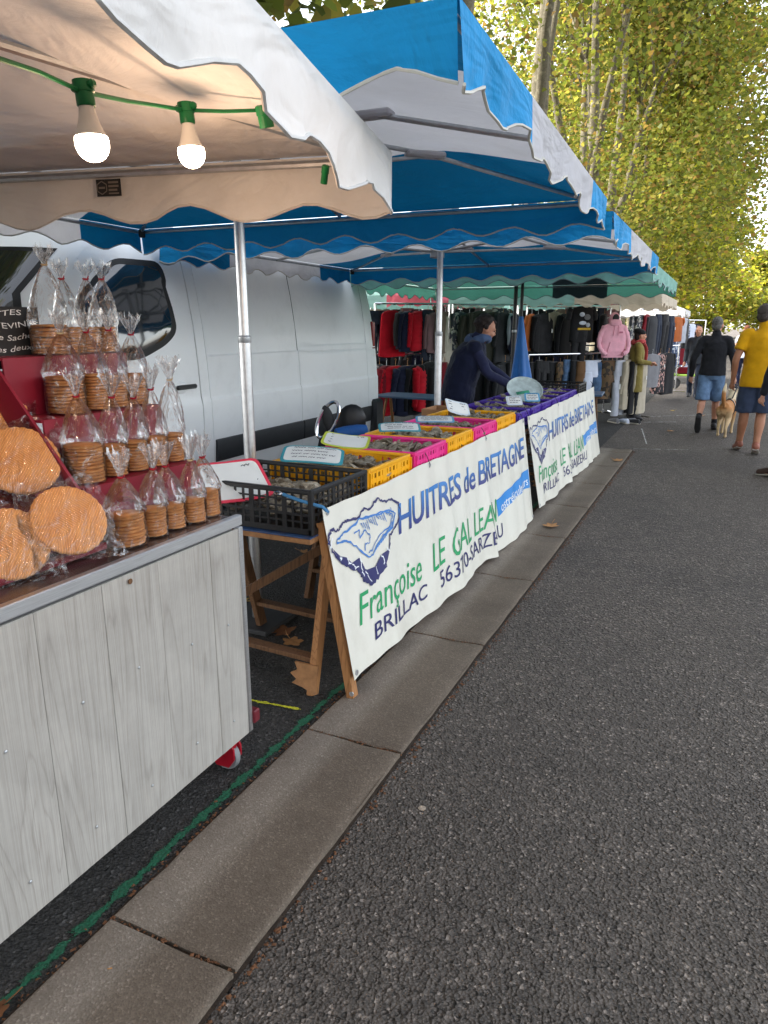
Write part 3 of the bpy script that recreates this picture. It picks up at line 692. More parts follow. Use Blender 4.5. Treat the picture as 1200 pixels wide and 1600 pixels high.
# ------------------------------------------------------------------ string of bulbs
GRN = M('cable_green', srgb(20, 112, 62), .4, .15, 30)
def bulb_mat():
    m, nt, p, out = _new('bulb_glow'); p.inputs['Base Color'].default_value = (1, .95, .85, 1); p.inputs['Emission Color'].default_value = (1, .83, .60, 1); p.inputs['Emission Strength'].default_value = 5; return m
GLOW = bulb_mat(); BULBW = M('bulb_white', (.75, .72, .68, 1), .4, .05)
cable = [spot(-60, 78, 1.0), spot(0, 92, 1.08), spot(60, 112, 1.17), spot(128, 143, 1.28), spot(200, 158, 1.42), spot(290, 172, 1.59), spot(350, 174, 1.60), spot(412, 172, 1.60), spot(425, 176, 1.61)]
lc = MB(); lc.tube(cable, .0042, 8); lo = lc.build('festoon_cable', GRN); put(lo, 'green festoon cable strung under the white canopy', 'cable')
for i, (px_, py_, dp) in enumerate([(131, 140, 1.28), (291, 172, 1.59)]):
    c = spot(px_, py_, dp)
    t = thing('light_bulb', c, ['larger lit white bulb hanging from the green cable on the left', 'smaller lit white bulb hanging from the green cable on the right'][i], 'light bulb', 'lit bulbs under the white canopy', local=True)
    t.rotation_euler = (R(2), R(-3), 0)
    sk = MB(); sk.lathe([(.012, .016), (.0185, .014), (.0185, -.004), (.0165, -.006), (.0165, -.026), (.015, -.028)], (0, 0, 0), 20); sk.box((0, 0, .006), (.055, .016, .014), None, .004); sk.build('socket', GRN, t)
    MB().lathe([(.0135, -.028), (.0145, -.034), (.0165, -.046), (.022, -.064), (.0288, -.078)], (0, 0, 0), 28, cap=False).build('bulb_neck', BULBW, t)
    MB().lathe([(.0290, -.078), (.0300, -.084), (.0301, -.090), (.0293, -.096), (.0275, -.102), (.0245, -.1075), (.0205, -.112), (.016, -.1155), (.011, -.1178), (.006, -.119), (.0004, -.1195)], (0, 0, 0), 40).build('bulb_globe', GLOW, t)
    l = bpy.data.lights.new('bulb_light', 'POINT'); l.energy = .85; l.color = (1, .62, .38); l.shadow_soft_size = .03
    lo = bpy.data.objects.new('bulb_light', l); COL.objects.link(lo); lo.location = (0, 0, -.150); lo.parent = t
for i, (px_, py_, dp, tl) in enumerate([(413, 176, 1.60, 0), (508, 268, 1.86, 20)]):
    c = spot(px_, py_, dp)
    t = thing('bulb_socket', c, ['empty green bulb socket at the end of the cable', 'empty green socket hanging by the canopy corner'][i], 'bulb socket', local=True)
    t.rotation_euler = (R(18), R(tl), 0); k = 1 if i == 0 else .55
    sk = MB(); sk.lathe([(.012 * k, .016), (.0185 * k, .014), (.0185 * k, -.004), (.0165 * k, -.006), (.0165 * k, -.03), (.013 * k, -.03), (.012 * k, -.012)], (0, 0, 0), 20); sk.build('socket_shell', GRN, t)
# ------------------------------------------------------------------ white van
VX, VW, VR = -3.95, 2.02, 8.30
def lerp_tab(tab, z):
    if z <= tab[0][0]: return tab[0][1]
    for (a, p), (b, q) in zip(tab, tab[1:]):
        if z <= b: t = (z - a) / (b - a); return p + (q - p) * t
    return tab[-1][1]
TUMBLE = [(.2, .05), (.35, .02), (.62, 0), (1.0, 0), (1.3, .015), (1.6, .04), (1.9, .085), (2.1, .125), (2.25, .175), (2.33, .24), (2.40, .36), (2.44, .52), (2.46, .8)]
FRONT = [(.2, 1.95), (.35, 1.80), (.8, 1.78), (1.0, 1.86), (1.12, 2.02), (1.30, 2.55), (1.5, 2.74), (1.8, 3.05), (2.08, 3.36), (2.2, 3.52), (2.33, 3.85), (2.40, 4.15), (2.46, 4.7)]
REAR = [(.2, 8.22), (.45, 8.30), (1.2, 8.28), (2.0, 8.20), (2.25, 8.12), (2.40, 7.9), (2.46, 7.5)]
def press(Y, z):
    d = 0
    sm = lambda e0, e1, x: max(0, min(1, (x - e0) / (e1 - e0)))
    if Y > 4.93:
        d += .010 * sm(.985, 1.005, z)
        top = 1.40 if Y > 6.5 else 1.355
        d += .012 * sm(top - .006, top + .010, z) * sm(4.95, 5.03, Y) * (1 - sm(8.0, 8.05, Y))
        d += .006 * sm(1.33, 1.336, z) * (1 - sm(1.342, 1.349, z)) * (Y > 6.5)
    else:
        d += .012 * sm(.95 + .05 * (4.9 - Y), 1.02 + .05 * (4.9 - Y), z)
    for y0, w in ((4.842, .005), (6.44, .0035), (8.02, .004), (4.96, .003)):
        if abs(Y - y0) < w: d += .011
    return d
def side(Y, z, out=0.0):
    tp = .045 * max(0, (4.9 - Y) / 2.2) ** 2
    return Vector((VX - lerp_tab(TUMBLE, z) - tp - press(Y, z) + out, Y, z))
def outline(z, ys):
    "plan outline at height z, from the rear on our side round the nose to the far side"
    r = .45 if z < 2.2 else .5; yf = lerp_tab(FRONT, z); yr = lerp_tab(REAR, z)
    cxm = VX - VW / 2; pts = []
    for Y in ys:
        y = max(min(Y, yr), yf + r)
        pts.append(side(y, z))
    s0 = side(yf + r, z); hw = s0.x - cxm
    for k in range(1, 13):
        a = math.pi / 2 * k / 12; rr_ = min(r, hw * .8)
        pts.append(Vector((s0.x - rr_ * (1 - math.cos(a)), yf + r - (r) * math.sin(a) + 0, z)))
    last = pts[-1].x
    for k in range(1, 13):
        x = last + (cxm - last) * k / 12; q = (x - cxm) / max(last - cxm, 1e-3)
        pts.append(Vector((x, yf - .06 * (1 - q * q), z)))
    return pts, cxm
zs = sorted(set([.2, .28, .35, .45, .55, .62, .7, .8, .9, .95, .97, .985, .992, 1.005, 1.02, 1.05, 1.12, 1.2, 1.3, 1.328, 1.333, 1.337, 1.342, 1.349, 1.355, 1.365, 1.38, 1.394, 1.402, 1.41, 1.45, 1.5, 1.6, 1.7, 1.8, 1.9, 2.0, 2.08, 2.14, 2.2, 2.25, 2.29, 2.33, 2.365, 2.40, 2.42, 2.44, 2.46]))
ys = sorted(set([8.3, 8.2, 8.1, 8.03, 8.0246, 8.0225, 8.0175, 8.0154, 8.01, 7.9] + [5.1 + i * .2 for i in range(15)] + [6.446, 6.4427, 6.4373, 6.434, 4.97, 4.9635, 4.9625, 4.9575, 4.9565, 4.95, 4.92, 4.90, 4.86, 4.849, 4.8465, 4.8375, 4.835, 4.82] + [2.2 + i * .13 for i in range(20)] + [5.0, 5.03]))[::-1]
van = thing('delivery_van', (-4.95, 5.0, 0), 'white panel van parked behind the oyster stall, nose towards the biscuits', 'van')
VPAINT = M('van_paint', (.85, .87, .87, 1), .38, .02, .8, 0, spec=.4, coat=.15, dirt=((.55, .56, .55, 1), 3, .25))
mb = MB(); rows = []
for z in zs:
    p, cxm = outline(z, ys); q = [Vector((2 * cxm - v.x, v.y, v.z)) for v in p[:-1]][::-1]; rows.append(p + q)
mb.rings(rows, cap=False, closed=True); n = len(rows[0]); b = len(mb.v) - n
mb.f.append(tuple(b + j for j in range(n)))
o = mb.build('body', VPAINT, van, angle=32); fix_normals(o)
GLASSD = M('tinted_glass', (.012, .016, .018, 1), .04, .1, spec=.8, coat=1)
SEAL = M('window_seal', (.010, .010, .011, 1), .5, .1)
def patch(poly, out):
    "polygon on the van side given as (Y, z), following the body"
    ym = sum(p[0] for p in poly) / len(poly); zm = sum(p[1] for p in poly) / len(poly); m = MB(); N = len(poly); K = 6
    for k in range(K + 1):
        for (Y, z) in poly:
            yy, zz = ym + (Y - ym) * k / K, zm + (z - zm) * k / K
            v = side(min(yy, 4.8), zz); m.v.append((VX - lerp_tab(TUMBLE, zz) - .012 - .045 * max(0, (4.9 - yy) / 2.2) ** 2 + out * (1 if k < K else .2), yy, zz))
    for k in range(K):
        for j in range(N): a = k * N + j; c = k * N + (j + 1) % N; m.f.append((a, c, c + N, a + N) if k else (a, c, c + N, a + N))
    return m
def rounded(poly, r=.06, n=5):
    out = []; N = len(poly)
    for i in range(N):
        a, p, c = Vector(poly[i - 1]), Vector(poly[i]), Vector(poly[(i + 1) % N])
        d1 = (a - p); d2 = (c - p); r1 = min(r, d1.length * .45, d2.length * .45); s = p + d1.normalized() * r1; e = p + d2.normalized() * r1
        for k in range(n + 1):
            t = k / n; q = s * (1 - t) ** 2 + p * 2 * t * (1 - t) + e * t * t; out.append((q.x, q.y))
    return out
win = [(3.70, 1.80), (4.10, 2.085), (4.61, 2.095), (4.645, 1.56), (4.50, 1.46), (4.20, 1.355), (3.66, 1.355)]
fix_normals(patch(rounded(win, .11), .006).build('window_seal', SEAL, van, angle=60))
ym = 4.2; zm = 1.74
win2 = [(ym + (a - ym) * .93, zm + (b_ - zm) * .925) for a, b_ in win]
fix_normals(patch(rounded(win2, .09), .010).build('side_window', GLASSD, van, angle=60))
# windscreen wraps round the nose
def front(q, z, out=0):
    "q 0 at the near pillar .. 1 at the middle of the nose"
    p, cxm = outline(z, [VR, 3.5]); tail = p[1:]; L = [0]
    for a, c in zip(tail, tail[1:]): L.append(L[-1] + (c - a).length)
    s = q * L[-1]
    for i in range(len(L) - 1):
        if s <= L[i + 1] + 1e-9:
            t = (s - L[i]) / max(L[i + 1] - L[i], 1e-9); v = tail[i].lerp(tail[i + 1], t); tg = (tail[i + 1] - tail[i]).normalized()
            nn = Vector((-tg.y, tg.x, 0)); nn = nn if nn.dot(v - Vector((cxm, 5, 0))) > 0 else -nn
            return v + (nn + Vector((0, 0, .5))).normalized() * out
    return tail[-1]
for nm, q0, z0, z1, out, mt in (('windscreen_seal', .16, 1.30, 2.105, .006, SEAL), ('windscreen', .20, 1.33, 2.075, .010, GLASSD)):
    m = MB(); m.grid(lambda u, v: front(q0 + (1.0 - q0) * u + .04 * (1 - v) * (1 - u), z0 + (z1 - z0) * v, out), 30, 16); m.grid(lambda u, v: (lambda p: (2 * (VX - VW / 2) - p.x, p.y, p.z))(front(q0 + (1.0 - q0) * u, z0 + (z1 - z0) * v, out)), 30, 16)
    fix_normals(m.build(nm, mt, van, angle=180))
TRIM = M('bumper_plastic', (.026, .029, .033, 1), .55, .12, 14, .05, 200)
for (a, b_) in ((4.98, 6.43), (6.45, 8.24)):
    m = MB(); prof = [(.44, .0), (.445, .02), (.47, .028), (.60, .026), (.635, .018), (.64, 0)]
    m.rings([[(VX - lerp_tab(TUMBLE, z) + o_ - (.02 if yy > 8.2 else 0), yy, z - .03 * 0) for z, o_ in prof] for yy in (a, b_)])
    m.build('side_trim', TRIM, van, angle=30)
m = MB(); m.box((VX - .02, 8.22, .50), (.16, .24, .42), None, .03); m.build('rear_bumper', TRIM, van)
m = MB(); m.box((VX - .05, 8.235, 1.35), (.04, .09, .62), None, .012); m.build('rear_light', M('tail_red', srgb(130, 10, 14), .15, .1, spec=.6), van)
m = MB(); m.box((VX + .012 - .01, 4.65, 1.12), (.03, .245, .038), None, .012); dh = m.build('door_handle', BLACKP, van)
m = MB(); m.ell((VX - .018, 4.60, 1.118), (.012, .085, .05)); m.build('handle_recess', VPAINT, dh)
for y0 in (4.842, 6.44, 8.02):
    m = MB(); m.tube([Vector((VX - lerp_tab(TUMBLE, z) - .012 - (.010 if z > .99 else 0), y0, z)) for z in (.66, .8, .98, 1.1, 1.3, 1.5, 1.7, 1.9, 2.1, 2.22)], .0030, 5); m.build('panel_gap', M('gap_grey', (.10, .11, .11, 1), .8), van)
m = MB(); m.ell((VX + .16, 3.62, 1.50), (.10, .07, .17)); m.tube([(VX - .02, 3.70, 1.42), (VX + .10, 3.64, 1.42)], .03, 8); m.build('wing_mirror', BLACKP, van)
for yy in (2.75, 7.1):
    for sx_ in (0, 1):
        xw = VX - .12 - sx_ * (VW - .24)
        m = MB(); m.lathe([(.18, -.11), (.29, -.115), (.335, -.08), (.34, 0), (.335, .08), (.29, .115), (.18, .11)], (xw, yy, .34), 28, eul(0, 90, 0)); w = m.build('wheel', DARKP, van)
        m = MB(); m.lathe([(.02, .10), (.06, .105), (.16, .095), (.185, .118), (.195, .118)], (xw, yy, .34), 24, eul(0, 90, 0)); m.build('rim', GALV, w)
m = MB(); m.tube([(VX - .03, 8.305, 1.48), (VX - .03, 8.31, 1.52)], .01, 6); m.build('hinge', BLACKP, van)
# ------------------------------------------------------------------ oyster stall: trestle tables
TBX0, TBX1, TBZ = -2.16, -1.465, .752
PLY = M('painted_ply', srgb(40, 70, 110), .6, .4, 20, .1, 60, dirt=(srgb(150, 110, 70), 12, .5)); PLYE = M('ply_edge', srgb(150, 108, 70), .7, .25, 30)
TLAB = ['nearest plank table under the black crate and the first bright crates', 'middle plank table under the yellow and pink crates', 'third plank table under the far pink and yellow crates', 'farthest plank table under the purple crates']
def trestle(t, y, front=True):
    for (x, sx) in ((TBX1 - .055, 1), (TBX0 + .06, -1)):
        for sy in (-1, 1):
            m = MB(); m.bar((x - sx * .0, y + sy * .03, TBZ - .035), (x + sx * .02, y + sy * .26, .008), .062, .03, up=(1, 0, 0), bev=.003); lg = m.build('leg', W_PINE if sx > 0 else W_DARK, t)
            if sy < 0 and sx > 0:
                pts = [(0, 0), (0, .12), (-.12, .12), (-.10, .09), (-.135, .07), (-.10, .05), (-.12, .03), (-.06, .02)]
                m = MB(); yq = y + sy * .26 - .004
                m.rings([[(x + .05 + px_, yq + .017 * 0 - dd + .045 * (pz / .15) * 1.0, .03 + pz) for px_, pz in pts] for dd in (.018, .030)]); fix_normals(m.build('gusset', PLYE, lg))
            elif sy < 0:
                pass
    for sy in (-1, 1):
        m = MB(); m.bar((TBX0 + .05, y + sy * .21, .18), (TBX1 - .05, y + sy * .21, .16), .055, .022, bev=.002); m.build('stretcher', W_DARK, t)
    m = MB(); m.bar((TBX0 + .04, y, TBZ - .05), (TBX1 - .04, y, TBZ - .05), .07, .06, bev=.003); m.build('top_beam', W_PINE, t)
    m = MB(); m.bar((TBX0 + .1, y - .16, .30), (TBX1 - .1, y + .1, .62), .02, .04); m.build('brace', W_DARK, t)
for i, (a, b) in enumerate([(2.42, 4.02), (4.05, 5.75), (5.78, 7.5), (7.53, 9.3)]):
    t = thing('plank_table', ((TBX0 + TBX1) / 2, (a + b) / 2, 0), TLAB[i], 'table', 'trestle tables of the oyster stall')
    m = MB(); m.box(((TBX0 + TBX1) / 2, (a + b) / 2, TBZ - .004), (TBX1 - TBX0, b - a, .006), None, .002); m.build('table_top', PLY, t)
    m = MB(); m.box(((TBX0 + TBX1) / 2, (a + b) / 2, TBZ - .0195), (TBX1 - TBX0 - .004, b - a - .004, .024), None, .003); m.build('top_board', PLYE, t)
    trestle(t, a + .30); trestle(t, b - .3)

# ------------------------------------------------------------------ crates and oysters
def crate_mesh_parts(w, l, h, nw, nl, nh, hole=.62, handle=True):
    "perforated crate wall panels: returns MB for floor+posts+rim and for walls"
    fr = MB(); wl_ = MB(); th = .004
    fr.box((0, 0, .006), (w - .01, l - .01, .008))
    for sx in (-1, 1):
        for sy in (-1, 1): fr.box((sx * (w / 2 - .012), sy * (l / 2 - .012), h / 2), (.024, .024, h), None, .004)
    for sy in (-1, 1): fr.box((0, sy * (l / 2 - .008), h - .009), (w - .02, .022, .018), None, .004)
    for sx in (-1, 1): fr.box((sx * (w / 2 - .008), 0, h - .009), (.022, l - .02, .018), None, .004)
    for sy in (-1, 1): fr.box((0, sy * (l / 2 - .006), .014), (w - .02, .012, .022))
    for sx in (-1, 1): fr.box((sx * (w / 2 - .006), 0, .014), (.012, l - .02, .022))
    def wall(ax, sg, n, span, dist):
        y0, y1 = .024, h - .018
        for k in range(nh + 1):
            z = y0 + (y1 - y0) * k / nh; t = (y1 - y0) / nh * (1 - hole) * (1.6 if k in (nh // 2,) else 1)
            c = (0, sg * dist, z) if ax == 'x' else (sg * dist, 0, z); d = (span, th, t) if ax == 'x' else (th, span, t)
            wl_.box(c, d)
        for k in range(n + 1):
            q = -span / 2 + span * k / n; t = span / n * (1 - hole) * (2.2 if k % 4 == 0 else 1)
            c = (q, sg * dist, (y0 + y1) / 2) if ax == 'x' else (sg * dist, q, (y0 + y1) / 2); d = (t, th * 1.5, y1 - y0) if ax == 'x' else (th * 1.5, t, y1 - y0)
            wl_.box(c, d)
    for sg in (-1, 1): wall('x', sg, nw, w - .03, l / 2 - .006); wall('y', sg, nl, l - .03, w / 2 - .006)
    return fr, wl_
def plastic(name, c): return M(name, c, .38, .08, 8, .04, 90, spec=.5)
P_YEL = plastic('yellow_plastic', srgb(240, 172, 10)); P_PNK = plastic('pink_plastic', srgb(232, 52, 140)); P_PUR = plastic('purple_plastic', srgb(70, 36, 150)); P_BLK = plastic('crate_black', (.013, .013, .014, 1))
def oyster_mat():
    m, nt, p, out = _new('oyster_shell')
    n = tex(nt, 'Noise', 40, 'Object', 6, .7); at = nt.nodes.new('ShaderNodeAttribute'); at.attribute_name = 'tone'
    w = tex(nt, 'Noise', 18, 'Object', 3, .6, (1, 1, 6))
    r = ramp(nt, n.outputs[0], [(.3, (.075, .062, .045, 1)), (.5, (.26, .225, .17, 1)), (.66, (.52, .48, .41, 1)), (.8, (.16, .135, .11, 1))])
    c = mix(nt, .5, r.outputs[0], at.outputs['Color'], 'OVERLAY'); nt.links.new(c, p.inputs['Base Color']); p.inputs['Roughness'].default_value = .45; bump(nt, p, n.outputs[0], .8, .008); bump(nt, p, w.outputs[0], .5, .006); return m
OYS = oyster_mat()
def oyster_heap(w, l, zf, n, seed, size=.045, mound=.03):
    rr = np.random.RandomState(seed); V = []; F = []; T = []
    prof = [(.25, -.42), (.75, -.25), (1.0, 0.02), (.8, .2), (.3, .32)]; K = 8
    for i in range(n):
        x = rr.uniform(-w / 2 + .03, w / 2 - .03); y = rr.uniform(-l / 2 + .03, l / 2 - .03)
        e = (1 - (2 * x / w) ** 2) * (1 - (2 * y / l) ** 2)
        z = zf + mound * e + rr.uniform(-.02, .012); sz = size * rr.uniform(.65, 1.2)
        from mathutils import Euler
        E_ = np.array(Euler((rr.uniform(-.7, .7), rr.uniform(-.7, .7), rr.uniform(0, 6.28))).to_matrix()); b = len(V); j = rr.uniform(.82, 1.2, (len(prof), K))
        for a, (q, zz) in enumerate(prof):
            for k in range(K):
                an = 2 * math.pi * k / K; rad = q * j[a, k] * (1 + .35 * math.cos(an)); V.append(tuple(E_ @ np.array([rad * math.cos(an) * sz * 1.05, rad * math.sin(an) * sz * .72, zz * sz * .55]) + (x, y, z)))
        for a in range(len(prof) - 1):
            for k in range(K): F.append((b + a * K + k, b + a * K + (k + 1) % K, b + (a + 1) * K + (k + 1) % K, b + (a + 1) * K + k))
        F.append(tuple(b + k for k in range(K))[::-1]); F.append(tuple(b + (len(prof) - 1) * K + k for k in range(K)))
        t = rr.uniform(.25, .8); T += [(t * 1.05, t, t * .86, 1)] * (len(prof) * K)
    me = bpy.data.meshes.new('oysters'); me.from_pydata(V, [], F); me.update()
    me.polygons.foreach_set('use_smooth', [True] * len(me.polygons)); me.set_sharp_from_angle(angle=R(55))
    a = me.attributes.new('tone', 'FLOAT_COLOR', 'POINT'); a.data.foreach_set('color', np.array(T, dtype=np.float32).ravel()); me.materials.append(OYS); return me
CW, CL, CH = .66, .50, .195
FRB = crate_mesh_parts(CW, CL, CH, 15, 11, 5, .76); FRC = crate_mesh_parts(.56, CL, CH * .95, 12, 11, 3, .5); FRP = crate_mesh_parts(.60, .40, .13, 12, 8, 3, .5)
MB_ = {'b': (FRB[0].mesh('frame', angle=30), FRB[1].mesh('wall', angle=30)), 'c': (FRC[0].mesh('frame', angle=30), FRC[1].mesh('wall', angle=30)), 'p': (FRP[0].mesh('frame', angle=30), FRP[1].mesh('wall', angle=30))}
HEAPS = [oyster_heap(CW - .04, CL - .04, .085, 130, s) for s in (1, 2)]; HEAPC = [oyster_heap(.52, CL - .04, .122, 130, s, mound=.04) for s in (3, 4, 5)]; HEAPP = [oyster_heap(.55, .35, .085, 60, s) for s in (6, 7)]
GRP = 'plastic crates of oysters on the tables'
def crate(kind, x, y, z, mat, heap, label, rz=0):
    t = thing('oyster_crate', (x, y, z), label, 'crate', GRP, local=True); t.rotation_euler = (0, 0, rz)
    fm, wm = MB_[kind]; link('rim_and_floor', fm, mat, t); link('perforated_wall', wm, mat, t)
    o = link('oysters', heap, OYS, t); o['kind'] = 'stuff'; return t
cx = -1.462 - CW / 2
ylist = [2.70]
crate('b', cx, 2.70, TBZ + .001, P_BLK, HEAPS[0], 'black open mesh crate half full of oysters at the near end of the tables', R(-1))
spec = [('yellow', P_YEL, 'first yellow crate of oysters, right behind the black crate'), ('pink', P_PNK, 'nearer pink crate of oysters, between two yellow crates'), ('yellow', P_YEL, 'second yellow crate of oysters, between the two pink crates'),
        ('pink', P_PNK, 'farther pink crate of oysters with a card standing behind it'), ('yellow', P_YEL, 'third yellow crate of oysters, next to the purple crates')]
for i, (c, m_, lab) in enumerate(spec):
    crate('c', -1.462 - .28 + .012 * (hash2(i) - .5), 3.235 + i * .532, TBZ + .001, m_, HEAPC[i % 3], lab, R(2 * (hash2(i, 4) - .5)))
pl = ['purple crate of oysters nearest the yellow crate', 'second purple crate along the banner', 'third purple crate along the banner', 'fourth purple crate along the banner', 'fifth purple crate along the banner', 'sixth purple crate, near the far end of the tables']
for i in range(6):
    crate('p', -1.465 - .30, 5.93 + i * .43, TBZ + .03, P_PUR, HEAPP[i % 2], pl[i], R(3 * (hash2(i, 8) - .5)))
crate('b', -1.47 - CW / 2, 8.75, TBZ + .001, P_BLK, HEAPS[1], 'black mesh crate at the far end of the oyster tables', 0)

# price cards
CARDW = M('card_white', srgb(226, 228, 224), .5, .04, 8); INK = M('ink_dark', srgb(40, 40, 60), .7, .1)
def card(c, w, h, rx, rz, border, label, seed, curl=.0, ry=0):
    t = thing('price_card', c, label, 'price card', 'handwritten price cards on the crates', local=True); t.rotation_euler = (R(rx), R(ry), R(rz))
    def sh(sc, zz):
        N = 40; pts = []
        for k in range(N):
            a = 2 * math.pi * k / N; e = .26
            pts.append((w / 2 * sc[0] * math.copysign(abs(math.cos(a)) ** e, math.cos(a)) , h / 2 * sc[1] * math.copysign(abs(math.sin(a)) ** e, math.sin(a)), zz))
        return pts
    bend = lambda p: (p[0], p[1], p[2] + curl * (p[0] / w * 2) ** 2)
    m = MB(); m.rings([[bend(p) for p in sh((q, q), z)] for q, z in ((.02, -.003), (.4, -.003), (.75, -.003), (1, -.003), (1, 0), (.75, 0), (.4, 0), (.02, 0))]); m.build('card_back', border, t, angle=30)
    ir = 1 - .030 / w, 1 - .030 / h
    m = MB(); m.rings([[bend(p) for p in sh((ir[0] * q, ir[1] * q), z)] for q, z in ((1, .0006), (1, .0018), (.8, .0018), (.55, .0018), (.3, .0018), (.02, .0018))]); m.build('card_face', CARDW, t, angle=30)
    rr = random.Random(seed); m = MB(); n = 4
    for li in range(n):
        yy = h * (.30 - .19 * li)
        for s in scribble(rr, -w * (.38 - .1 * rr.random()), w * (.36 - .25 * rr.random() * (li % 2)), yy, h * .075):
            vs, fs = stroke2d(s, .0045); m.add([bend((x, y, .0045)) for x, y in vs], fs)
    m.build('handwriting', INK, t, smooth=False)
    return t
C_RED = plastic('card_red', srgb(222, 60, 84)); C_TEA = plastic('card_teal', srgb(60, 150, 165)); C_LIM = plastic('card_lime', srgb(190, 205, 60)); C_WHT = plastic('card_plain', srgb(205, 214, 222)); C_BLU = plastic('card_blue', srgb(90, 160, 200))
card((-1.90, 2.50, .940), .31, .25, 34, 58, C_RED, 'pink red bordered price card leaning in the black crate', 3, .012)
card((-1.80, 3.02, .985), .31, .20, 14, 25, C_TEA, 'teal bordered price card lying on the near end of the first yellow crate', 5, -.008, 4)
card((-1.90, 3.56, .965), .27, .19, 14, 20, C_LIM, 'lime bordered price card on the nearer pink crate', 7, .012, 6)
card((-1.83, 4.16, .980), .27, .14, 16, 28, C_TEA, 'teal bordered price card on the second yellow crate', 9, -.008)
card((-1.78, 4.66, .975), .27, .15, 10, 24, C_BLU, 'pale blue bordered card lying flat on the farther pink crate', 11, -.004)
card((-1.84, 5.30, .985), .22, .13, 48, 52, C_WHT, 'white card standing upright behind the farther pink crate', 13, .01, 14)
card((-1.62, 6.18, .97), .14, .11, 40, 30, C_WHT, 'small white card in front of the round tray', 15, 0)
card((-1.55, 6.55, .97), .14, .11, 40, 24, C_BLU, 'small pale card leaning on the purple crates', 17, 0)
t = thing('round_tray', (-1.70, 6.85, 1.0), 'round pale tray resting on the purple crates by the vendor', 'tray', local=True); t.rotation_euler = (R(38), 0, R(28))
m = MB(); m.lathe([(.004, 0), (.12, .0), (.16, .010), (.17, .024), (.175, .024), (.166, .006), (.125, -.004), (.004, -.004)], (0, 0, 0), 36); m.build('dish', M('tray_pale', srgb(176, 190, 188), .3, .25, 16), t)
m = MB(); m.box((-.02, -.03, .006), (.13, .035, .004), eul(0, 0, 12), .001); m.build('sticker', M('tray_green', srgb(60, 140, 110), .5, .5, 20), t)
t = thing('cardboard_box', (-2.1, 5.75, TBZ + .002), 'open brown cardboard box by the vendor hands', 'box')
for (c, d) in (((-2.1, 5.75, TBZ + .006), (.3, .34, .006)), ((-1.95, 5.75, TBZ + .09), (.006, .34, .17)), ((-2.25, 5.75, TBZ + .09), (.006, .34, .17)), ((-2.1, 5.58, TBZ + .09), (.3, .006, .17)), ((-2.1, 5.92, TBZ + .09), (.3, .006, .17))):
    MB().box(c, d, None, .001).build('box_panel', M('cardboard', srgb(160, 118, 82), .8, .12, 10), t)
# odds and ends by the van
t = thing('folded_trolley', (-3.35, 6.0, 0), 'folded trolley with a silver loop handle, black back panel and blue roll beside the van', 'trolley')
lp = [spot(512 + 14 * math.cos(a) + 10 * math.sin(a), 656 - 28 * math.sin(a), 5.9) for a in [2 * math.pi * k / 24 for k in range(25)]]
MB().tube(lp, .016, 8).build('loop_handle', CHROME, t)
c0 = spot(513, 656, 5.92); MB().ell(c0, (.05, .03, .125), eul(0, -14, 20)).build('handle_pad', DARKP, t)
c1 = spot(548, 660, 6.1); MB().ell(c1, (.13, .05, .16), eul(0, 18, 20)).build('back_panel', BLACKP, t)
a, b = spot(525, 678, 5.85), spot(572, 672, 5.95); MB().tube([a, a.lerp(b, .3), a.lerp(b, .7), b], [.045, .056, .056, .045], 12).build('blue_roll', M('blue_nylon', srgb(30, 90, 160), .6, .2, 9, .3, 30), t)
for dx in (-.12, .12):
    MB().tube([c1 + Vector((dx, 0, -.1)), (c1.x + dx, c1.y, .12)], .014, 8).build('frame_tube', CHROME, t)
    MB().lathe([(.02, -.02), (.08, -.02), (.1, 0), (.08, .02), (.02, .02)], (c1.x + dx, c1.y, .1), 18, eul(0, 90, 0)).build('wheel', DARKP, t)
MB().box((c1.x, c1.y, .30), (.3, .2, .3), None, .04).build('bag', BLACKP, t)
# small blue table behind the mast
def small_table(c, w, l, h, rz, label, top, lgm):
    t = thing('folding_table', c, label, 'table', local=True); t.rotation_euler = (0, 0, rz)
    MB().box((0, 0, h - .012), (w, l, .024), None, .005).build('table_top', top, t)
    for sx in (-1, 1):
        for sy in (-1, 1): MB().bar((sx * (w / 2 - .1), sy * .04, h - .03), (sx * (w / 2 - .06), sy * (l / 2 - .04), .005), .035, .022, bev=.003).build('leg', lgm, t)
    return t
BTOP = M('blue_top', srgb(70, 96, 124), .5, .15, 9)
small_table((-3.55, 8.55, 0), 1.0, .55, .74, R(-8), 'small blue topped trestle table behind the second mast', BTOP, W_PINE)
small_table((-1.72, 10.1, 0), .6, .6, .72, R(5), 'grey topped table just past the end of the second banner', BTOP, W_DARK)

# ------------------------------------------------------------------ banners
BCL = M('banner_vinyl', srgb(228, 226, 214), .42, .03, 1.5, .1, 30, spec=.4, trans=.12, dirt=(srgb(170, 160, 140), 3, .3))
def grad(name, a, b):
    m, nt, p, out = _new(name); tc = nt.nodes.new('ShaderNodeTexCoord'); sx = nt.nodes.new('ShaderNodeSeparateXYZ'); nt.links.new(tc.outputs['UV'], sx.inputs[0])
    r = ramp(nt, sx.outputs[1], [(.05, b), (.9, a)]); nt.links.new(r.outputs[0], p.inputs['Base Color']); p.inputs['Roughness'].default_value = .45; return m
I_BLUE = grad('print_blue_fade', srgb(32, 116, 186), srgb(34, 42, 118)); I_NAVY = M('print_navy', srgb(38, 40, 96), .45, .06); I_GREEN = M('print_green', srgb(26, 150, 92), .45, .06); I_SKY = M('print_sky', srgb(30, 128, 204), .45, .05); I_WHITE = M('print_white', srgb(228, 232, 236), .45, .03); I_MID = M('print_mid', srgb(60, 120, 190), .45, .1)
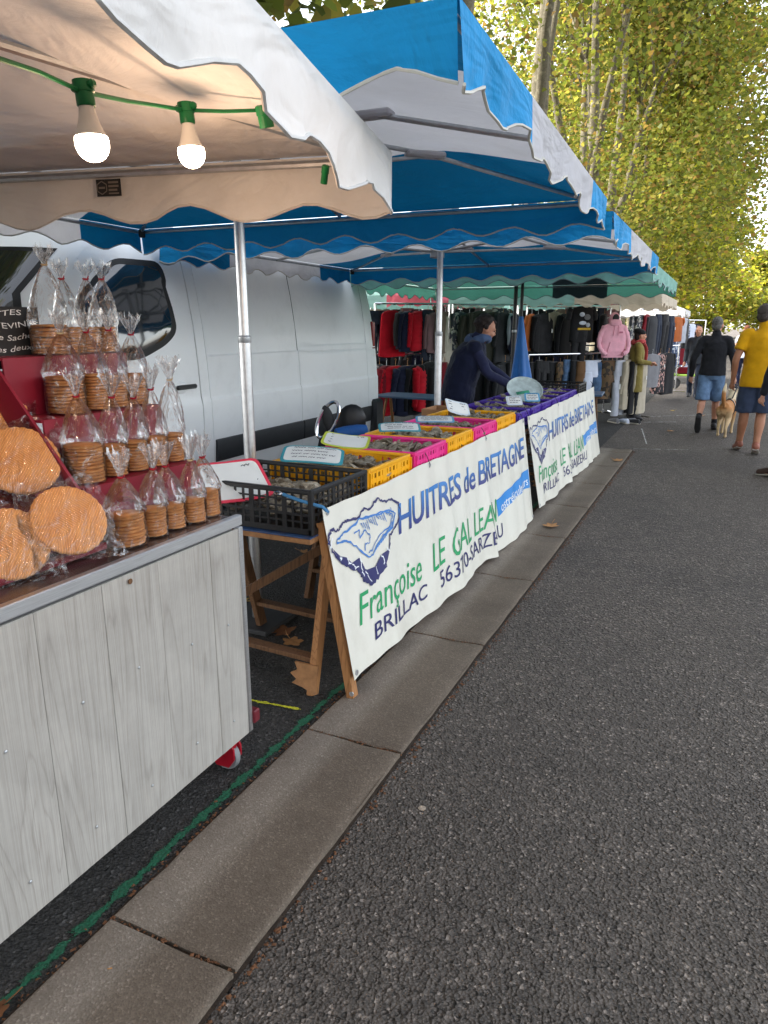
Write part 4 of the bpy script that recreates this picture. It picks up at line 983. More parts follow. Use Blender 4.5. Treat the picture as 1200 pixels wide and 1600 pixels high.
OUT = [(0.01, 0.15), (0.04, 0.13), (0.1, 0.15), (0.14, 0.13), (0.18, 0.12), (0.28, 0.13), (0.36, 0.09), (0.42, 0.12), (0.51, 0.07), (0.57, 0.11), (0.64, 0.11), (0.75, 0.17), (0.75, 0.23), (0.71, 0.29), (0.64, 0.31), (0.58, 0.33), (0.54, 0.41), (0.48, 0.5), (0.4, 0.54), (0.31, 0.56), (0.24, 0.5), (0.21, 0.43), (0.15, 0.39), (0.06, 0.32), (0.01, 0.22), (0.0, 0.19), (.01, .15)]
INN = [(0.06, 0.2), (0.14, 0.18), (0.23, 0.17), (0.3, 0.14), (0.45, 0.16), (0.61, 0.17), (0.69, 0.22), (0.62, 0.29), (0.51, 0.31), (0.38, 0.39), (0.33, 0.39), (0.23, 0.29), (0.16, 0.23), (0.06, 0.21)]
BASE = [(0.01, 0.22), (0.07, 0.29), (0.13, 0.32), (0.17, 0.37), (0.24, 0.36), (0.27, 0.45), (0.38, 0.47), (0.46, 0.42), (0.53, 0.41)]
BOT = [(0.0, 0.19), (0.06, 0.32), (0.15, 0.39), (0.21, 0.43), (0.24, 0.5), (0.31, 0.56), (0.4, 0.54), (0.48, 0.5), (0.54, 0.41)]
def dense(pts, k=5, j=0, seed=0):
    rr = random.Random(seed); out = []
    for a, b in zip(pts, pts[1:]):
        for i in range(k): t = i / k; out.append((a[0] + (b[0] - a[0]) * t + rr.uniform(-j, j), a[1] + (b[1] - a[1]) * t + rr.uniform(-j, j)))
    return out + [pts[-1]]
def banner(y0, L, label, folds, zt, zb0, zb1, sd, lean=.135):
    t = thing('banner', (-1.38, y0 + L / 2, 0), label, 'banner', 'printed vinyl banners hung along the tables')
    H = .77
    def S(s, w, out=0.0):          # s metres along, w 0 top .. 1 bottom
        k = s / L; zb = zb0 + (zb1 - zb0) * k; z = zt - (zt - zb) * w
        x = -1.435 + lean * w ** 1.1; yy = y0 + s
        for (c, wd, am) in folds:
            q = (s - c) / wd; g = math.exp(-q * q) * am * (.12 + .88 * min(1, w * 1.3)) ; x += g; yy -= g * .5 * 0
        x += .010 * math.sin(s * 5.1 + sd) * w + .006 * math.sin(s * 11.3 + sd * 2 + w * 2) * w + .004 * math.sin(s * 23 + 3 * w)
        z += .012 * math.sin(s * 4.3 + sd) * w - .010 * abs(math.sin(s * math.pi * 3 / L)) * (1 - w)
        return Vector((x + out, yy, z))
    m = MB(); m.grid(lambda u, v: S(u * L, v), 150, 26); m.build('vinyl', BCL, t, angle=180)
    for w in (.0, 1.0):
        m = MB(); m.grid(lambda u, v: S(u * L, (.045 * v if w == 0 else 1 - .045 * v), .0022), 120, 2); m.build('hem', BCL, t, angle=180)
    m = MB(); m.grid(lambda u, v: S(L - .05 * u, v, .0022), 2, 26); m.build('hem', BCL, t, angle=180)
    for s in (.03, L * .36, L * .68, L - .03):
        c = S(s, .025, .004); MB().lathe([(.006, 0), (.013, 0), (.012, .003), (.007, .003)], c, 14, eul(0, 90, 0)).build('eyelet', GALV, t)
        m = MB(); m.tube([c + Vector((.004, 0, 0)), c + Vector((-.02, .005, .05)), c + Vector((-.05, .01, .09))], .0025, 5)
        if 0 < s < L: m.build('string', M('twine', srgb(60, 58, 54), .8), t)
    for s in (L - .03, .03):
        c = S(s, .97, .004); MB().lathe([(.006, 0), (.013, 0), (.012, .003), (.007, .003)], c, 14, eul(0, 90, 0)).build('eyelet', GALV, t)
    def line(body, s0, s1, wb, wt, mat, shear=0, bold=0, cut=60, spacing=1):
        h = wb - wt; return lettering('printed_words', body, lambda x, y: S(s0 + (s1 - s0) * x, wb - h * y, .0032), mat, t, shear, bold, spacing, cut)
    line('HUITRES de BRETAGNE', .70, 3.27, .365, .165, I_BLUE, .22, .014, 110, .95)
    line('Françoise', .14, .92, .745, .555, I_GREEN, .35, .0, 40)
    line('LE GAL LEAN', 1.04, 2.36, .745, .545, I_GREEN, .3, .002, 60)
    line('BRILLAC', .24, .95, .885, .785, I_NAVY, .18, .006, 36)
    line('56370-SARZEAU', 1.12, 2.42, .895, .775, I_NAVY, .08, .004, 60)
    # blue ribbon
    m = MB(); m.grid(lambda u, v: S(2.36 + (L - .02 - 2.36) * u, (.57 - .075 * math.sin(u * 1.5)) + v * (.145 + .045 * u - .03 * math.sin(u * 3)) , .003), 44, 3); m.build('printed_ribbon', I_SKY, t, angle=180)
    lettering('printed_words', 'ostréiculteurs', lambda x, y: (lambda u: S(2.36 + (L - .02 - 2.36) * u, .57 - .075 * math.sin(u * 1.5) + .125 + .02 * u - .085 * y, .0045))(.08 + .86 * x), I_WHITE, t, 0, .006, 1, 40)
    # oyster drawing
    m = MB(); m2 = MB()
    def pen(mb_, pts, w, j=.004, sd_=0, k=5):
        q = dense(pts, k, j, sd_); v_, f_ = stroke2d([(a, b * H) for a, b in q], [w * (.6 + .8 * hash2(i * .37, sd_)) for i in range(len(q))]); mb_.add([S(a, b / H, .0035) for a, b in v_], f_)
    pen(m, OUT, .011, .007, 1); pen(m2, INN, .009, .005, 2); pen(m2, [(a * .86 + .05, b * .86 + .028) for a, b in INN[3:11]], .006, .006, 4)
    for i in range(16): a = .30 + .022 * i; pen(m2, [(a, .165 + .004 * (i % 3)), (a + .02, .20 + .012 * (i % 4))], .005, .002, i)
    for i in range(14): pen(m2, [(.40 + .019 * i, .385 - .009 * i), (.45 + .017 * i, .34 - .008 * i)], .005, .002, 30 + i)
    pen(m2, [(.23, .21), (.28, .20), (.27, .25), (.33, .22), (.38, .27), (.36, .31), (.31, .30), (.30, .34)], .006, .004, 6)
    m.build('oyster_drawing', I_NAVY, t, smooth=False); m2.build('oyster_drawing', I_MID, t, smooth=False)
    m = MB(); n = len(BASE)
    for q in range(40):
        u = q / 39 * (n - 1); i = min(int(u), n - 2); f = u - i
        a = (BASE[i][0] + (BASE[i + 1][0] - BASE[i][0]) * f, BASE[i][1] + (BASE[i + 1][1] - BASE[i][1]) * f); b = (BOT[i][0] + (BOT[i + 1][0] - BOT[i][0]) * f, BOT[i][1] + (BOT[i + 1][1] - BOT[i][1]) * f)
        for w in range(5): k = w / 4; m.v.append(tuple(S(a[0] + (b[0] - a[0]) * k, a[1] + (b[1] - a[1]) * k, .0042)))
        if q:
            for w in range(4): z = q * 5 + w; m.f.append((z - 5, z, z + 1, z - 4))
    m.build('oyster_drawing', I_NAVY, t, angle=180)
    m = MB()
    for i in range(9): pen(m, [(BASE[i][0], BASE[i][1]), ((BASE[i][0] + BOT[i][0]) / 2, (BASE[i][1] + BOT[i][1]) / 2 + .01), (BOT[i][0] * .9 + .03, BOT[i][1] - .02)], .006, .006, 50 + i)
    o = m.build('oyster_drawing', I_WHITE, t, smooth=False)
    o['kind'] = 'stuff'
    for p in o.data.vertices: p.co.x += .0014
    return t, S
ban1, S1 = banner(2.47, 3.32, 'nearer white banner with blue lettering and an oyster drawing, on a wooden post', [(1.40, .09, .026), (2.12, .07, .034), (2.95, .13, .022)], .868, .115, .02, .4)
ban2, S2 = banner(5.93, 3.40, 'farther white banner with blue lettering and an oyster drawing', [(.62, .11, .022), (1.35, .09, .03), (2.7, .15, .03), (3.1, .07, .022)], .868, .075, .02, 2.1)
t = thing('banner_post', (-1.33, 2.50, 0), 'pale wooden post holding up the near end of the first banner', 'post')
m = MB(); m.bar((-1.32, 2.505, .008), (-1.462, 2.515, .80), .05, .035, up=(1, 0, 0), bev=.003); m.build('post', W_PINE, t)
m = MB(); m.lathe([(.004, 0), (.011, 0), (.011, .004), (.004, .005)], (-1.314, 2.4835, .045), 12, eul(90, 0, 0)); m.build('bolt', GALV, t)
t = thing('banner_tie', S1(.02, .03), 'blue strap tying the near banner corner to the black crate', 'strap')
a = S1(.03, .025, .008); MB().tube([a, a + Vector((-.01, -.03, .03)), (-1.52, 2.435, .905), (-1.60, 2.432, .925)], .007, 6, flat=.5).build('strap', M('blue_strap', srgb(60, 120, 165), .6), t)
MB().tube([(-1.60, 2.43, .925) if k == 0 else (-1.62 - .018 * math.cos(k), 2.428, .928 + .008 * math.sin(k)) for k in range(8)], .004, 6).build('hook', CHROME, t)
# ------------------------------------------------------------------ clothes stalls
def cloth(name, c, rough=.85, bm_=.35, sc=18, var=.12, sheen=.1): return M('cloth_' + name, c, rough, var, 9, bm_, sc, spec=.2, sheen=sheen)
def print_cloth(name, a, b, sc=14):
    if name in MATS: return MATS[name]
    m, nt, p, out = _new(name); v = tex(nt, 'Voronoi', sc, 'Object'); n = tex(nt, 'Noise', sc * .7, 'Object', 3); s = nt.nodes.new('ShaderNodeSeparateColor'); nt.links.new(v.outputs['Color'], s.inputs[0])
    r = ramp(nt, s.outputs[0], [(0, a), (.5, mul(a, 1.4)), (.55, b), (.8, mul(b, .6)), (.86, a)], 'CONSTANT'); c = mix(nt, .3, r.outputs[0], n.outputs[1], 'OVERLAY'); nt.links.new(c, p.inputs['Base Color']); p.inputs['Roughness'].default_value = .85; MATS[name] = m; return m
CC = {'black': cloth('black', (.012, .012, .014, 1)), 'dark grey': cloth('dkgrey', (.035, .036, .04, 1)), 'red': cloth('red', srgb(190, 18, 38)), 'maroon': cloth('maroon', srgb(120, 20, 34)), 'navy': cloth('navy', srgb(28, 32, 56)),
      'dark olive': cloth('olive', srgb(62, 62, 54)), 'taupe': cloth('taupe', srgb(128, 112, 100)), 'mauve': cloth('mauve', srgb(130, 100, 104)), 'beige': cloth('beige', srgb(176, 166, 146)), 'cream': cloth('cream', srgb(206, 198, 184)), 'pale grey': cloth('pgrey', srgb(178, 182, 192)),
      'white': cloth('white', srgb(205, 212, 228)), 'pink': cloth('pink', srgb(232, 170, 186)), 'rust': cloth('rust', srgb(176, 96, 46)), 'brown': cloth('brown', srgb(104, 76, 50)), 'grey': cloth('grey', srgb(120, 120, 124)), 'blue denim': M('denim_blue', srgb(66, 92, 124), .85, .4, 14, .3, 60), 'light denim': M('denim_light', srgb(120, 148, 180), .85, .35, 14, .3, 60), 'dark denim': M('denim_dark', srgb(34, 42, 58), .85, .4, 14, .3, 60), 'black denim': M('denim_black', srgb(30, 30, 33), .8, .6, 10, .3, 60),
      'camouflage': print_cloth('camo', srgb(92, 70, 46), srgb(44, 36, 26), 22), 'floral': print_cloth('floral', srgb(20, 20, 24), srgb(190, 150, 140), 26), 'blue print': print_cloth('blueprint', srgb(52, 70, 104), srgb(190, 196, 208), 24), 'grey print': print_cloth('greyprint', srgb(70, 74, 82), srgb(190, 186, 180), 22)}
GM = {}
def garment_mesh(kind, seed):
    key = (kind, seed)
    if key in GM: return GM[key]
    rr = random.Random(seed * 7 + len(kind)); ph = [rr.random() * 6.28 for _ in range(8)]
    body = MB(); sl = []
    def torso(L, w0, w1, th, quilt, fold=.10, open_=False, n=30):
        rows = 34 if not quilt else 60; rs = []
        for i in range(rows + 1):
            t = i / rows; z = -.075 - (L - .075) * t
            sh = min(1, t / .10); w = (.07 + (w0 - .07) * math.sin(sh * math.pi / 2) ** .8); w = w if t < .10 else w0 + (w1 - w0) * (t - .10) / .9
            d = th * (.55 + .45 * min(1, t / .2)); q_ = (1 + .13 * abs(math.sin(t * math.pi * quilt)) ** .6 - .1) if quilt else 1
            row = []
            for k in range(n):
                a = 2 * math.pi * k / n; ca, sa = math.cos(a), math.sin(a)
                f = 1 + fold * t * (math.sin(4 * a + ph[0] + t * 1.5) * .6 + math.sin(7 * a + ph[1] - t) * .5)
                row.append((w * math.copysign(abs(ca) ** .8, ca) * (1 + (f - 1) * .35), d * math.copysign(abs(sa) ** .8, sa) * f * q_, z + .010 * math.sin(3 * a + ph[2]) * (t > .97)))
            rs.append(row)
        body.rings(rs)
    def sleeve(sx, L, w0, th, quilt, r0=.072, r1=.048):
        m = MB(); rows = 26 if not quilt else 44; pts = []; rad = []
        for i in range(rows + 1):
            t = i / rows; pts.append((sx * (w0 - .03 + .045 * math.sin(t * 1.6)), .03 * t + .012 * math.sin(t * 5 + ph[3]), -.105 - (L - .1) * t))
            rad.append((r0 + (r1 - r0) * t) * ((1 + .16 * abs(math.sin(t * math.pi * quilt * .9)) ** .6 - .1) if quilt else 1 + .05 * math.sin(t * 17 + ph[4])) * (.7 if i == 0 else 1))
        m.tube(pts, rad, 12, flat=.62); return m
    if kind == 'puffer jacket': torso(.66, .215, .235, .085, 11); sl = [sleeve(s, .60, .235, .08, 10) for s in (-1, 1)]
    elif kind == 'jacket': torso(.68, .215, .23, .065, 0); sl = [sleeve(s, .62, .235, .07, 0) for s in (-1, 1)]
    elif kind == 'coat': torso(.92, .215, .27, .07, 0, .16); sl = [sleeve(s, .64, .235, .07, 0) for s in (-1, 1)]
    elif kind == 'dress': torso(.78, .19, .25, .05, 0, .2)
    elif kind == 'shirt': torso(.66, .205, .22, .04, 0, .16); sl = [sleeve(s, .60, .225, .05, 0, .06, .042) for s in (-1, 1)]
    elif kind == 't-shirt': torso(.62, .205, .21, .05, 0, .14); sl = [sleeve(s, .26, .235, .05, 0, .07, .075) for s in (-1, 1)]
    elif kind in ('jeans', 'sweatpants', 'shorts'):
        L = {'jeans': .98, 'sweatpants': .92, 'shorts': .48}[kind]; n = 22; rs = []
        for i in range(7):
            t = i / 6; z = -.06 - .24 * t; rs.append([((.175 + .02 * t) * math.cos(2 * math.pi * k / n), (.05 + .025 * t) * math.sin(2 * math.pi * k / n) * (1 + .1 * math.sin(5 * k + ph[0])), z) for k in range(n)])
        body.rings(rs)
        for s in (-1, 1):
            m = MB(); rs = []; R_ = 22
            for i in range(R_ + 1):
                t = i / R_; z = -.22 - (L - .22) * t; r = .098 + ((.082 if kind != 'shorts' else .105) - .098) * t
                rs.append([(s * (.095 + .01 * t) + r * math.cos(2 * math.pi * k / 14) * (1 + .06 * math.sin(3 * k + 6 * t + ph[1])), .012 * math.sin(t * 4 + ph[2]) + r * .60 * math.sin(2 * math.pi * k / 14) * (1 + .10 * math.sin(4 * k + ph[3])), z + .012 * math.sin(t * 14 + ph[5]) * .3) for k in range(14)])
            m.rings(rs); sl.append(m)
    GM[key] = (body.mesh('body', angle=80), [m.mesh('limb', angle=80) for m in sl]); return GM[key]
hk = MB(); hk.tube([(0, 0, -.075), (0, 0, -.02), (.012, 0, .0), (.0, 0, .014), (-.014, 0, .004)], .0025, 5); hk.tube([(-.17, 0, -.115), (-.05, 0, -.085), (0, 0, -.075), (.05, 0, -.085), (.17, 0, -.115)], .006, 6); HANG = hk.mesh('hanger')
HMAT = M('hanger_wood', srgb(190, 140, 90), .5, .2)
def garment(kind, col, pos, yaw, label, group, scale=1.0, tag=False):
    b, ls = garment_mesh(kind, int(hash2(pos[0], pos[1], pos[2]) * 3))
    t = thing('hanging_' + kind.replace(' ', '_').replace('-', '_'), pos, label, 'clothing', group, local=True); t.rotation_euler = (0, 0, R(yaw)); t.scale = (scale,) * 3
    link('body', b, CC[col], t)
    for l in ls: link('trouser_leg' if kind in ('jeans', 'sweatpants', 'shorts') else 'sleeve', l, CC[col], t)
    link('hanger', HANG, HMAT if hash2(pos[1], 3) > .5 else GALV, t)
    if tag: o = MB().box((.06, -.09, -.35), (.035, .002, .06)).build('swing_tag', CARDW, t)
    return t
def rack(name, label, a, b, zt, legs=True, zl=None):
    a = Vector(a); b = Vector(b); t = thing(name, (a.x, a.y, 0), label, 'clothes rack', 'metal clothes racks')
    for z in [zt] + ([zl] if zl else []): MB().tube([(a.x, a.y, z), (b.x, b.y, z)], .014, 8).build('rail', CHROME, t)
    d = (b - a).normalized(); nrm = Vector((-d.y, d.x, 0))
    for p in (a, b):
        MB().tube([(p.x, p.y, .03), (p.x, p.y, zt)], .014, 8).build('upright', CHROME, t)
        MB().tube([p - nrm * .25 + Vector((0, 0, .03 - p.z)), p + nrm * .25 + Vector((0, 0, .03 - p.z))], .014, 8).build('foot', CHROME, t)
    return t
def gz(x, y, d, z): p = spot(x, y, d); p.z = z; return p
faceyaw = math.degrees(YAW)
ZU, ZL = 1.93, 1.19
rack('clothes_rack', 'two tier rack of red and navy jackets beyond the rear of the van', gz(586, 552, 10.7, 0), gz(700, 552, 11.0, 0), ZU, zl=ZL)
rack('clothes_rack', 'two tier rack of dark coats behind the vendor', gz(706, 552, 11.2, 0), gz(806, 552, 11.4, 0), ZU, zl=ZL)
rack('clothes_rack', 'long rack of jeans and trousers in front of the pink hoodie', gz(826, 552, 11.3, 0), gz(1008, 556, 12.6, 0), 1.16)
rack('clothes_rack', 'upper rack carrying dark jackets left of the pink hoodie', gz(824, 474, 11.9, 0), gz(955, 474, 12.9, 0), ZU)
rack('clothes_rack', 'two tier rack with a grey cardigan beside the woman in the beret', gz(1003, 474, 15.0, 0), gz(1068, 474, 17.2, 0), 1.95, zl=1.15)
NTH = ['first', 'second', 'third', 'fourth', 'fifth', 'sixth', 'seventh', 'eighth', 'ninth', 'tenth', 'eleventh', 'twelfth', 'thirteenth', 'fourteenth', 'fifteenth', 'sixteenth', 'seventeenth', 'eighteenth', 'nineteenth', 'twentieth', 'twenty-first', 'twenty-second', 'twenty-third', 'twenty-fourth']
def hang_row(where, group, z, items):
    for i, (px_, d, kind, col, yw, sc) in enumerate(items):
        garment(kind, col, gz(px_, 552, d, z - .02 - .05 * hash2(px_, d)), faceyaw + yw + 24 * (hash2(px_, 3) - .5), '%s %s %s, %s from the left' % (col, kind, where, NTH[i]), group, sc, tag=(i % 4 == 2))
hang_row('on the upper rail beyond the van', 'clothes on the upper rail beyond the van', ZU, [(590, 10.7, 'jeans', 'dark denim', 40, .8), (612, 10.7, 'dress', 'red', 35, .95), (628, 10.75, 'jacket', 'black', 68, .9), (640, 10.75, 'puffer jacket', 'navy', 58, 1), (654, 10.8, 'puffer jacket', 'red', 52, .98), (668, 10.85, 'jeans', 'dark denim', 45, .8), (680, 10.9, 'shirt', 'mauve', 58, 1.0), (695, 11.0, 'shirt', 'taupe', 55, 1.05)])
hang_row('on the lower rail beyond the van', 'clothes on the lower rail beyond the van', ZL, [(593, 10.6, 'shirt', 'grey print', 68, 1.05), (604, 10.55, 'puffer jacket', 'maroon', 62, 1.2), (618, 10.55, 'puffer jacket', 'red', 52, 1.22), (637, 10.6, 'puffer jacket', 'navy', 50, 1.25), (649, 10.7, 'jacket', 'black', 66, 1.2), (660, 10.7, 'puffer jacket', 'red', 66, 1.15), (672, 10.8, 'jacket', 'black', 60, 1.2), (684, 10.9, 'jacket', 'dark grey', 62, 1.2), (695, 10.95, 'coat', 'maroon', 66, .95)])
hang_row('on the upper rail behind the vendor', 'clothes on the upper rail behind the vendor', ZU, [(706, 11.2, 'coat', 'cream', 66, 1.1), (718, 11.2, 'shirt', 'grey print', 60, 1), (732, 11.2, 'jacket', 'dark olive', 55, 1), (748, 11.2, 'jacket', 'dark olive', 45, 1), (768, 11.2, 'coat', 'dark olive', 36, .95), (784, 11.25, 'coat', 'dark grey', 55, .9), (796, 11.3, 'shirt', 'pale grey', 70, .9), (803, 11.3, 'jacket', 'navy', 62, 1)])
hang_row('on the lower rail behind the vendor', 'clothes on the lower rail behind the vendor', ZL, [(708, 11.15, 'coat', 'taupe', 66, 1.05), (722, 11.15, 'jacket', 'black', 60, 1.2), (740, 11.15, 'jacket', 'black', 50, 1.2), (758, 11.15, 'jacket', 'black', 40, 1.1), (776, 11.2, 'jacket', 'black', 48, 1.1), (790, 11.2, 'jacket', 'dark grey', 55, 1.15), (802, 11.3, 'coat', 'black', 60, .95)])
hang_row('on the long rack below the pink hoodie', 'trousers and coats on the long rack', 1.15, [(832, 11.35, 'jeans', 'black', 55, .78), (843, 11.4, 'jeans', 'black', 58, .8), (854, 11.5, 'jeans', 'black denim', 50, .8), (865, 11.6, 'jeans', 'black', 56, .85), (876, 11.65, 'jeans', 'camouflage', 55, .85), (887, 11.75, 'jeans', 'blue denim', 50, .8), (900, 11.8, 'jeans', 'black', 58, .85), (914, 11.85, 'shorts', 'brown', 38, 1.15), (927, 11.9, 'shorts', 'white', 36, 1.15), (942, 12.0, 'shorts', 'blue denim', 32, 1.3), (958, 12.05, 'shorts', 'camouflage', 30, 1.5), (971, 12.1, 'sweatpants', 'pale grey', 45, 1.08), (983, 12.2, 'coat', 'beige', 62, .98), (993, 12.3, 'coat', 'black', 66, 1.08), (1003, 12.35, 'coat', 'beige', 58, 1.08)])
hang_row('on the upper rack left of the pink hoodie', 'dark clothes on the upper rack', ZU, [(828, 11.9, 'shirt', 'rust', 66, 1), (838, 11.95, 'jacket', 'black', 60, 1), (850, 12.0, 'jacket', 'black denim', 40, 1.05), (864, 12.1, 'shirt', 'beige', 30, .8), (880, 12.2, 'jacket', 'black', 62, 1.15), (940, 12.7, 'coat', 'black', 66, .9)])
hang_row('on the upper rail by the beret wearer', 'clothes on the farther upper rail', 1.94, [(985, 15.0, 'shirt', 'grey print', 50, .9), (998, 15.1, 'shirt', 'grey print', 45, .9), (1006, 15.2, 'shirt', 'maroon', 60, .8), (1015, 15.3, 'coat', 'dark grey', 50, 1.0), (1024, 15.5, 'jeans', 'dark denim', 46, .98), (1034, 15.7, 'jeans', 'black denim', 42, .98), (1044, 16.1, 'jeans', 'dark denim', 46, .95), (1054, 16.4, 't-shirt', 'rust', 40, 1), (1062, 16.8, 'shirt', 'pale grey', 50, 1), (1068, 17.1, 'dress', 'black', 50, 1)])
hang_row('on the lower rail by the beret wearer', 'clothes on the farther lower rail', 1.14, [(1012, 15.1, 'shirt', 'grey print', 60, 1.15), (1020, 15.2, 'jacket', 'grey', 45, 1.15), (1032, 15.5, 'coat', 'floral', 42, 1.02), (1045, 15.9, 'coat', 'black', 40, 1.08)])
# darker rows further in
for i in range(24):
    px_ = 588 + i * 16; k = ['jacket', 'coat', 'shirt', 'jeans'][int(hash2(i, 5) * 4)]; c = ['black', 'dark grey', 'taupe', 'black denim', 'dark olive', 'grey', 'dark denim', 'mauve', 'grey print', 'beige'][int(hash2(i, 9) * 10)]
    garment(k, c, gz(px_, 500, 12.9 + (i % 3) * .12, 1.98), faceyaw + 25 + 40 * hash2(i), '%s %s in the upper back row, %s from the left' % (c, k, NTH[i]), 'dark garments in the upper back row', 1)
    garment(['coat', 'jacket'][i % 2], ['black', 'dark grey', 'navy'][int(hash2(i, 2) * 3)], gz(px_ + 6, 500, 13.0 + (i % 3) * .12, 1.25), faceyaw + 25 + 40 * hash2(i, 7), 'dark garment in the shaded lower back row, %s from the left' % NTH[i], 'dark garments in the lower back row', 1.15)
rack('clothes_rack', 'dark rack at the very back of the clothes stall', gz(580, 500, 13.0, 0), gz(968, 500, 13.0, 0), 1.99, zl=1.26)
# patterned clothes far on
for i in range(13):
    px_ = 1052 + (i % 7) * 6.5; up = i >= 7
    garment(['shirt', 'dress', 't-shirt'][i % 3], ['blue print', 'grey print', 'maroon', 'blue print', 'white', 'floral', 'blue print'][i % 7], gz(px_, 530, 18.5 + .35 * (i % 7), 1.75 if up else 1.25), faceyaw + 30 * hash2(i) + 20, 'patterned garment on the %s row of the far clothes stall, %s from the left' % ('upper' if up else 'lower', NTH[i % 7]), 'patterned clothes far on', 1.05)
rack('clothes_rack', 'far rack of patterned clothes towards the end of the market', gz(1046, 530, 18.4, 0), gz(1100, 530, 21, 0), 1.77, zl=1.27)

# pink hoodie on a hanger
def spline(pts, n):
    out = []; P = [Vector(p) for p in pts]
    for i in range(len(P) - 1):
        a, b, c, d = P[max(i - 1, 0)], P[i], P[i + 1], P[min(i + 2, len(P) - 1)]
        for k in range(n):
            t = k / n; out.append(.5 * ((2 * b) + (c - a) * t + (2 * a - 5 * b + 4 * c - d) * t * t + (-a + 3 * b - 3 * c + d) * t ** 3))
    return out + [P[-1]]
hp = gz(961, 500, 11.75, 1.86)
t = thing('hanging_hoodie', hp + Vector((0, 0, -.02)), 'pink hooded sweatshirt displayed above the long trouser rack', 'clothing', local=True); t.rotation_euler = (0, 0, R(faceyaw + 14)); t.scale = (.88, .75, .93)
m = MB(); rs = []
for i in range(31):
    q = i / 30; z = -.20 - .56 * q; sh = min(1, q / .12); w = .09 + (.25 - .09) * math.sin(sh * 1.57) if q < .12 else .25 + .02 * math.sin(q * 3); w *= (1 - .12 * max(0, (q - .9) / .1))
    rs.append([(w * math.copysign(abs(math.cos(a)) ** .8, math.cos(a)), (.066 - .02 * (q < .1)) * math.copysign(abs(math.sin(a)) ** .8, math.sin(a)) * (1 + .12 * math.sin(4 * a + 7 * q)), z) for a in [2 * math.pi * k / 28 for k in range(28)]])
m.rings(rs); m.build('body', CC['pink'], t, angle=80)
for s in (-1, 1):
    m = MB(); pts = spline([(s * .20, 0, -.27), (s * .285, .0, -.42), (s * .31, -.03, -.58), (s * .255, -.085, -.70), (s * .17, -.10, -.735)], 5); m.tube(pts, [.066 - .026 * i / (len(pts) - 1) + .006 * math.sin(i * 1.9) for i in range(len(pts))], 14, flat=.8); m.build('sleeve', CC['pink'], t, angle=80)
m = MB(); m.ell((0, .03, -.13), (.115, .07, .12)); m.ell((0, -.045, -.20), (.13, .04, .07)); m.build('hood', CC['pink'], t)
m = MB(); m.ell((0, -.035, -.115), (.07, .03, .07)); m.build('hood_lining', CC['dark grey'], t)
m = MB(); m.rings([[(x, y, z) for x, z in ((-.15, -.70), (.15, -.70), (.10, -.53), (-.10, -.53))] for y in (-.064, -.082)]); fix_normals(m.build('pocket', CC['pink'], t))
m = MB(); m.tube([(-.14, 0, -.76), (0, 0, -.765), (.14, 0, -.76)], .01, 6); m.loft([((0, 0, -.755), .235, .068, (1, 0, 0), (0, 1, 0)), ((0, 0, -.80), .225, .06, (1, 0, 0), (0, 1, 0))], 24); m.build('waistband', CC['pink'], t)
for s in (-1, 1): MB().tube([(s * .04, -.078, -.24), (s * .045, -.082, -.33), (s * .05, -.080, -.42)], .004, 5).build('drawstring', M('drawstring', srgb(214, 140, 160), .8), t)
MB().box((.11, -.083, -.36), (.07, .006, .03)).build('chest_print', M('chest_print', srgb(190, 110, 135), .8), t)
link('hanger', HANG, GALV, t)
# black t-shirt with print and black jeans on display
jp = gz(908, 500, 11.75, 1.93)
t = garment('t-shirt', 'black', jp + Vector((.02, -.02, .07)), faceyaw + 22, 'black top with a white and yellow graphic print above the black jeans', 'display clothes beside the pink hoodie', 1.05)
for (x, z, w, h, c) in ((-.05, -.20, .10, .07, 'white'), (.05, -.24, .12, .09, 'grey'), (-.03, -.33, .14, .06, 'white'), (.07, -.36, .08, .07, 'pale grey')):
    m = MB(); m.ell((x, -.062, z), (w / 2, .012, h / 2)); m.build('graphic_print', CC[c], t)
m = MB(); m.box((.0, -.064, -.42), (.24, .012, .035), None, .004); m.build('graphic_print', M('print_yellow', srgb(200, 160, 40), .7), t)
garment('jeans', 'black denim', jp + Vector((0, -.06, -.20)), faceyaw + 18, 'pair of washed black jeans under the graphic top', 'display clothes beside the pink hoodie', .72)
# closed blue parasol cover on the dark post
pp = gz(814, 500, 8.9, 0)
t = thing('closed_parasol', pp, 'blue nylon cover hanging on the dark post beside the vendor', 'parasol', local=True); t.rotation_euler = (0, 0, 0)
rs = []
for i in range(25):
    q = i / 24; z = 1.72 - .92 * q; r0 = .028 + .12 * q ** 1.1
    if q > .86: r0 *= 1 - .9 * (q - .86)
    rs.append([(r0 * math.cos(a) * (1 + .22 * math.sin(5 * a + 1) * q) + .05 * q, r0 * math.sin(a) * (1 + .22 * math.sin(5 * a + 1) * q), z - .10 * q * math.cos(a + .6)) for a in [2 * math.pi * k / 30 for k in range(30)]])
m = MB(); m.rings(rs); m.build('cover', M('parasol_blue', srgb(36, 104, 178), .55, .12, 6, .3, 12), t, angle=80)
MB().tube([(0, 0, .02), (0, 0, 2.2)], .02, 10).build('post', BLACKP, t)
MB().box((0, 0, .03), (.4, .4, .05), None, .01).build('base', DARKP, t)
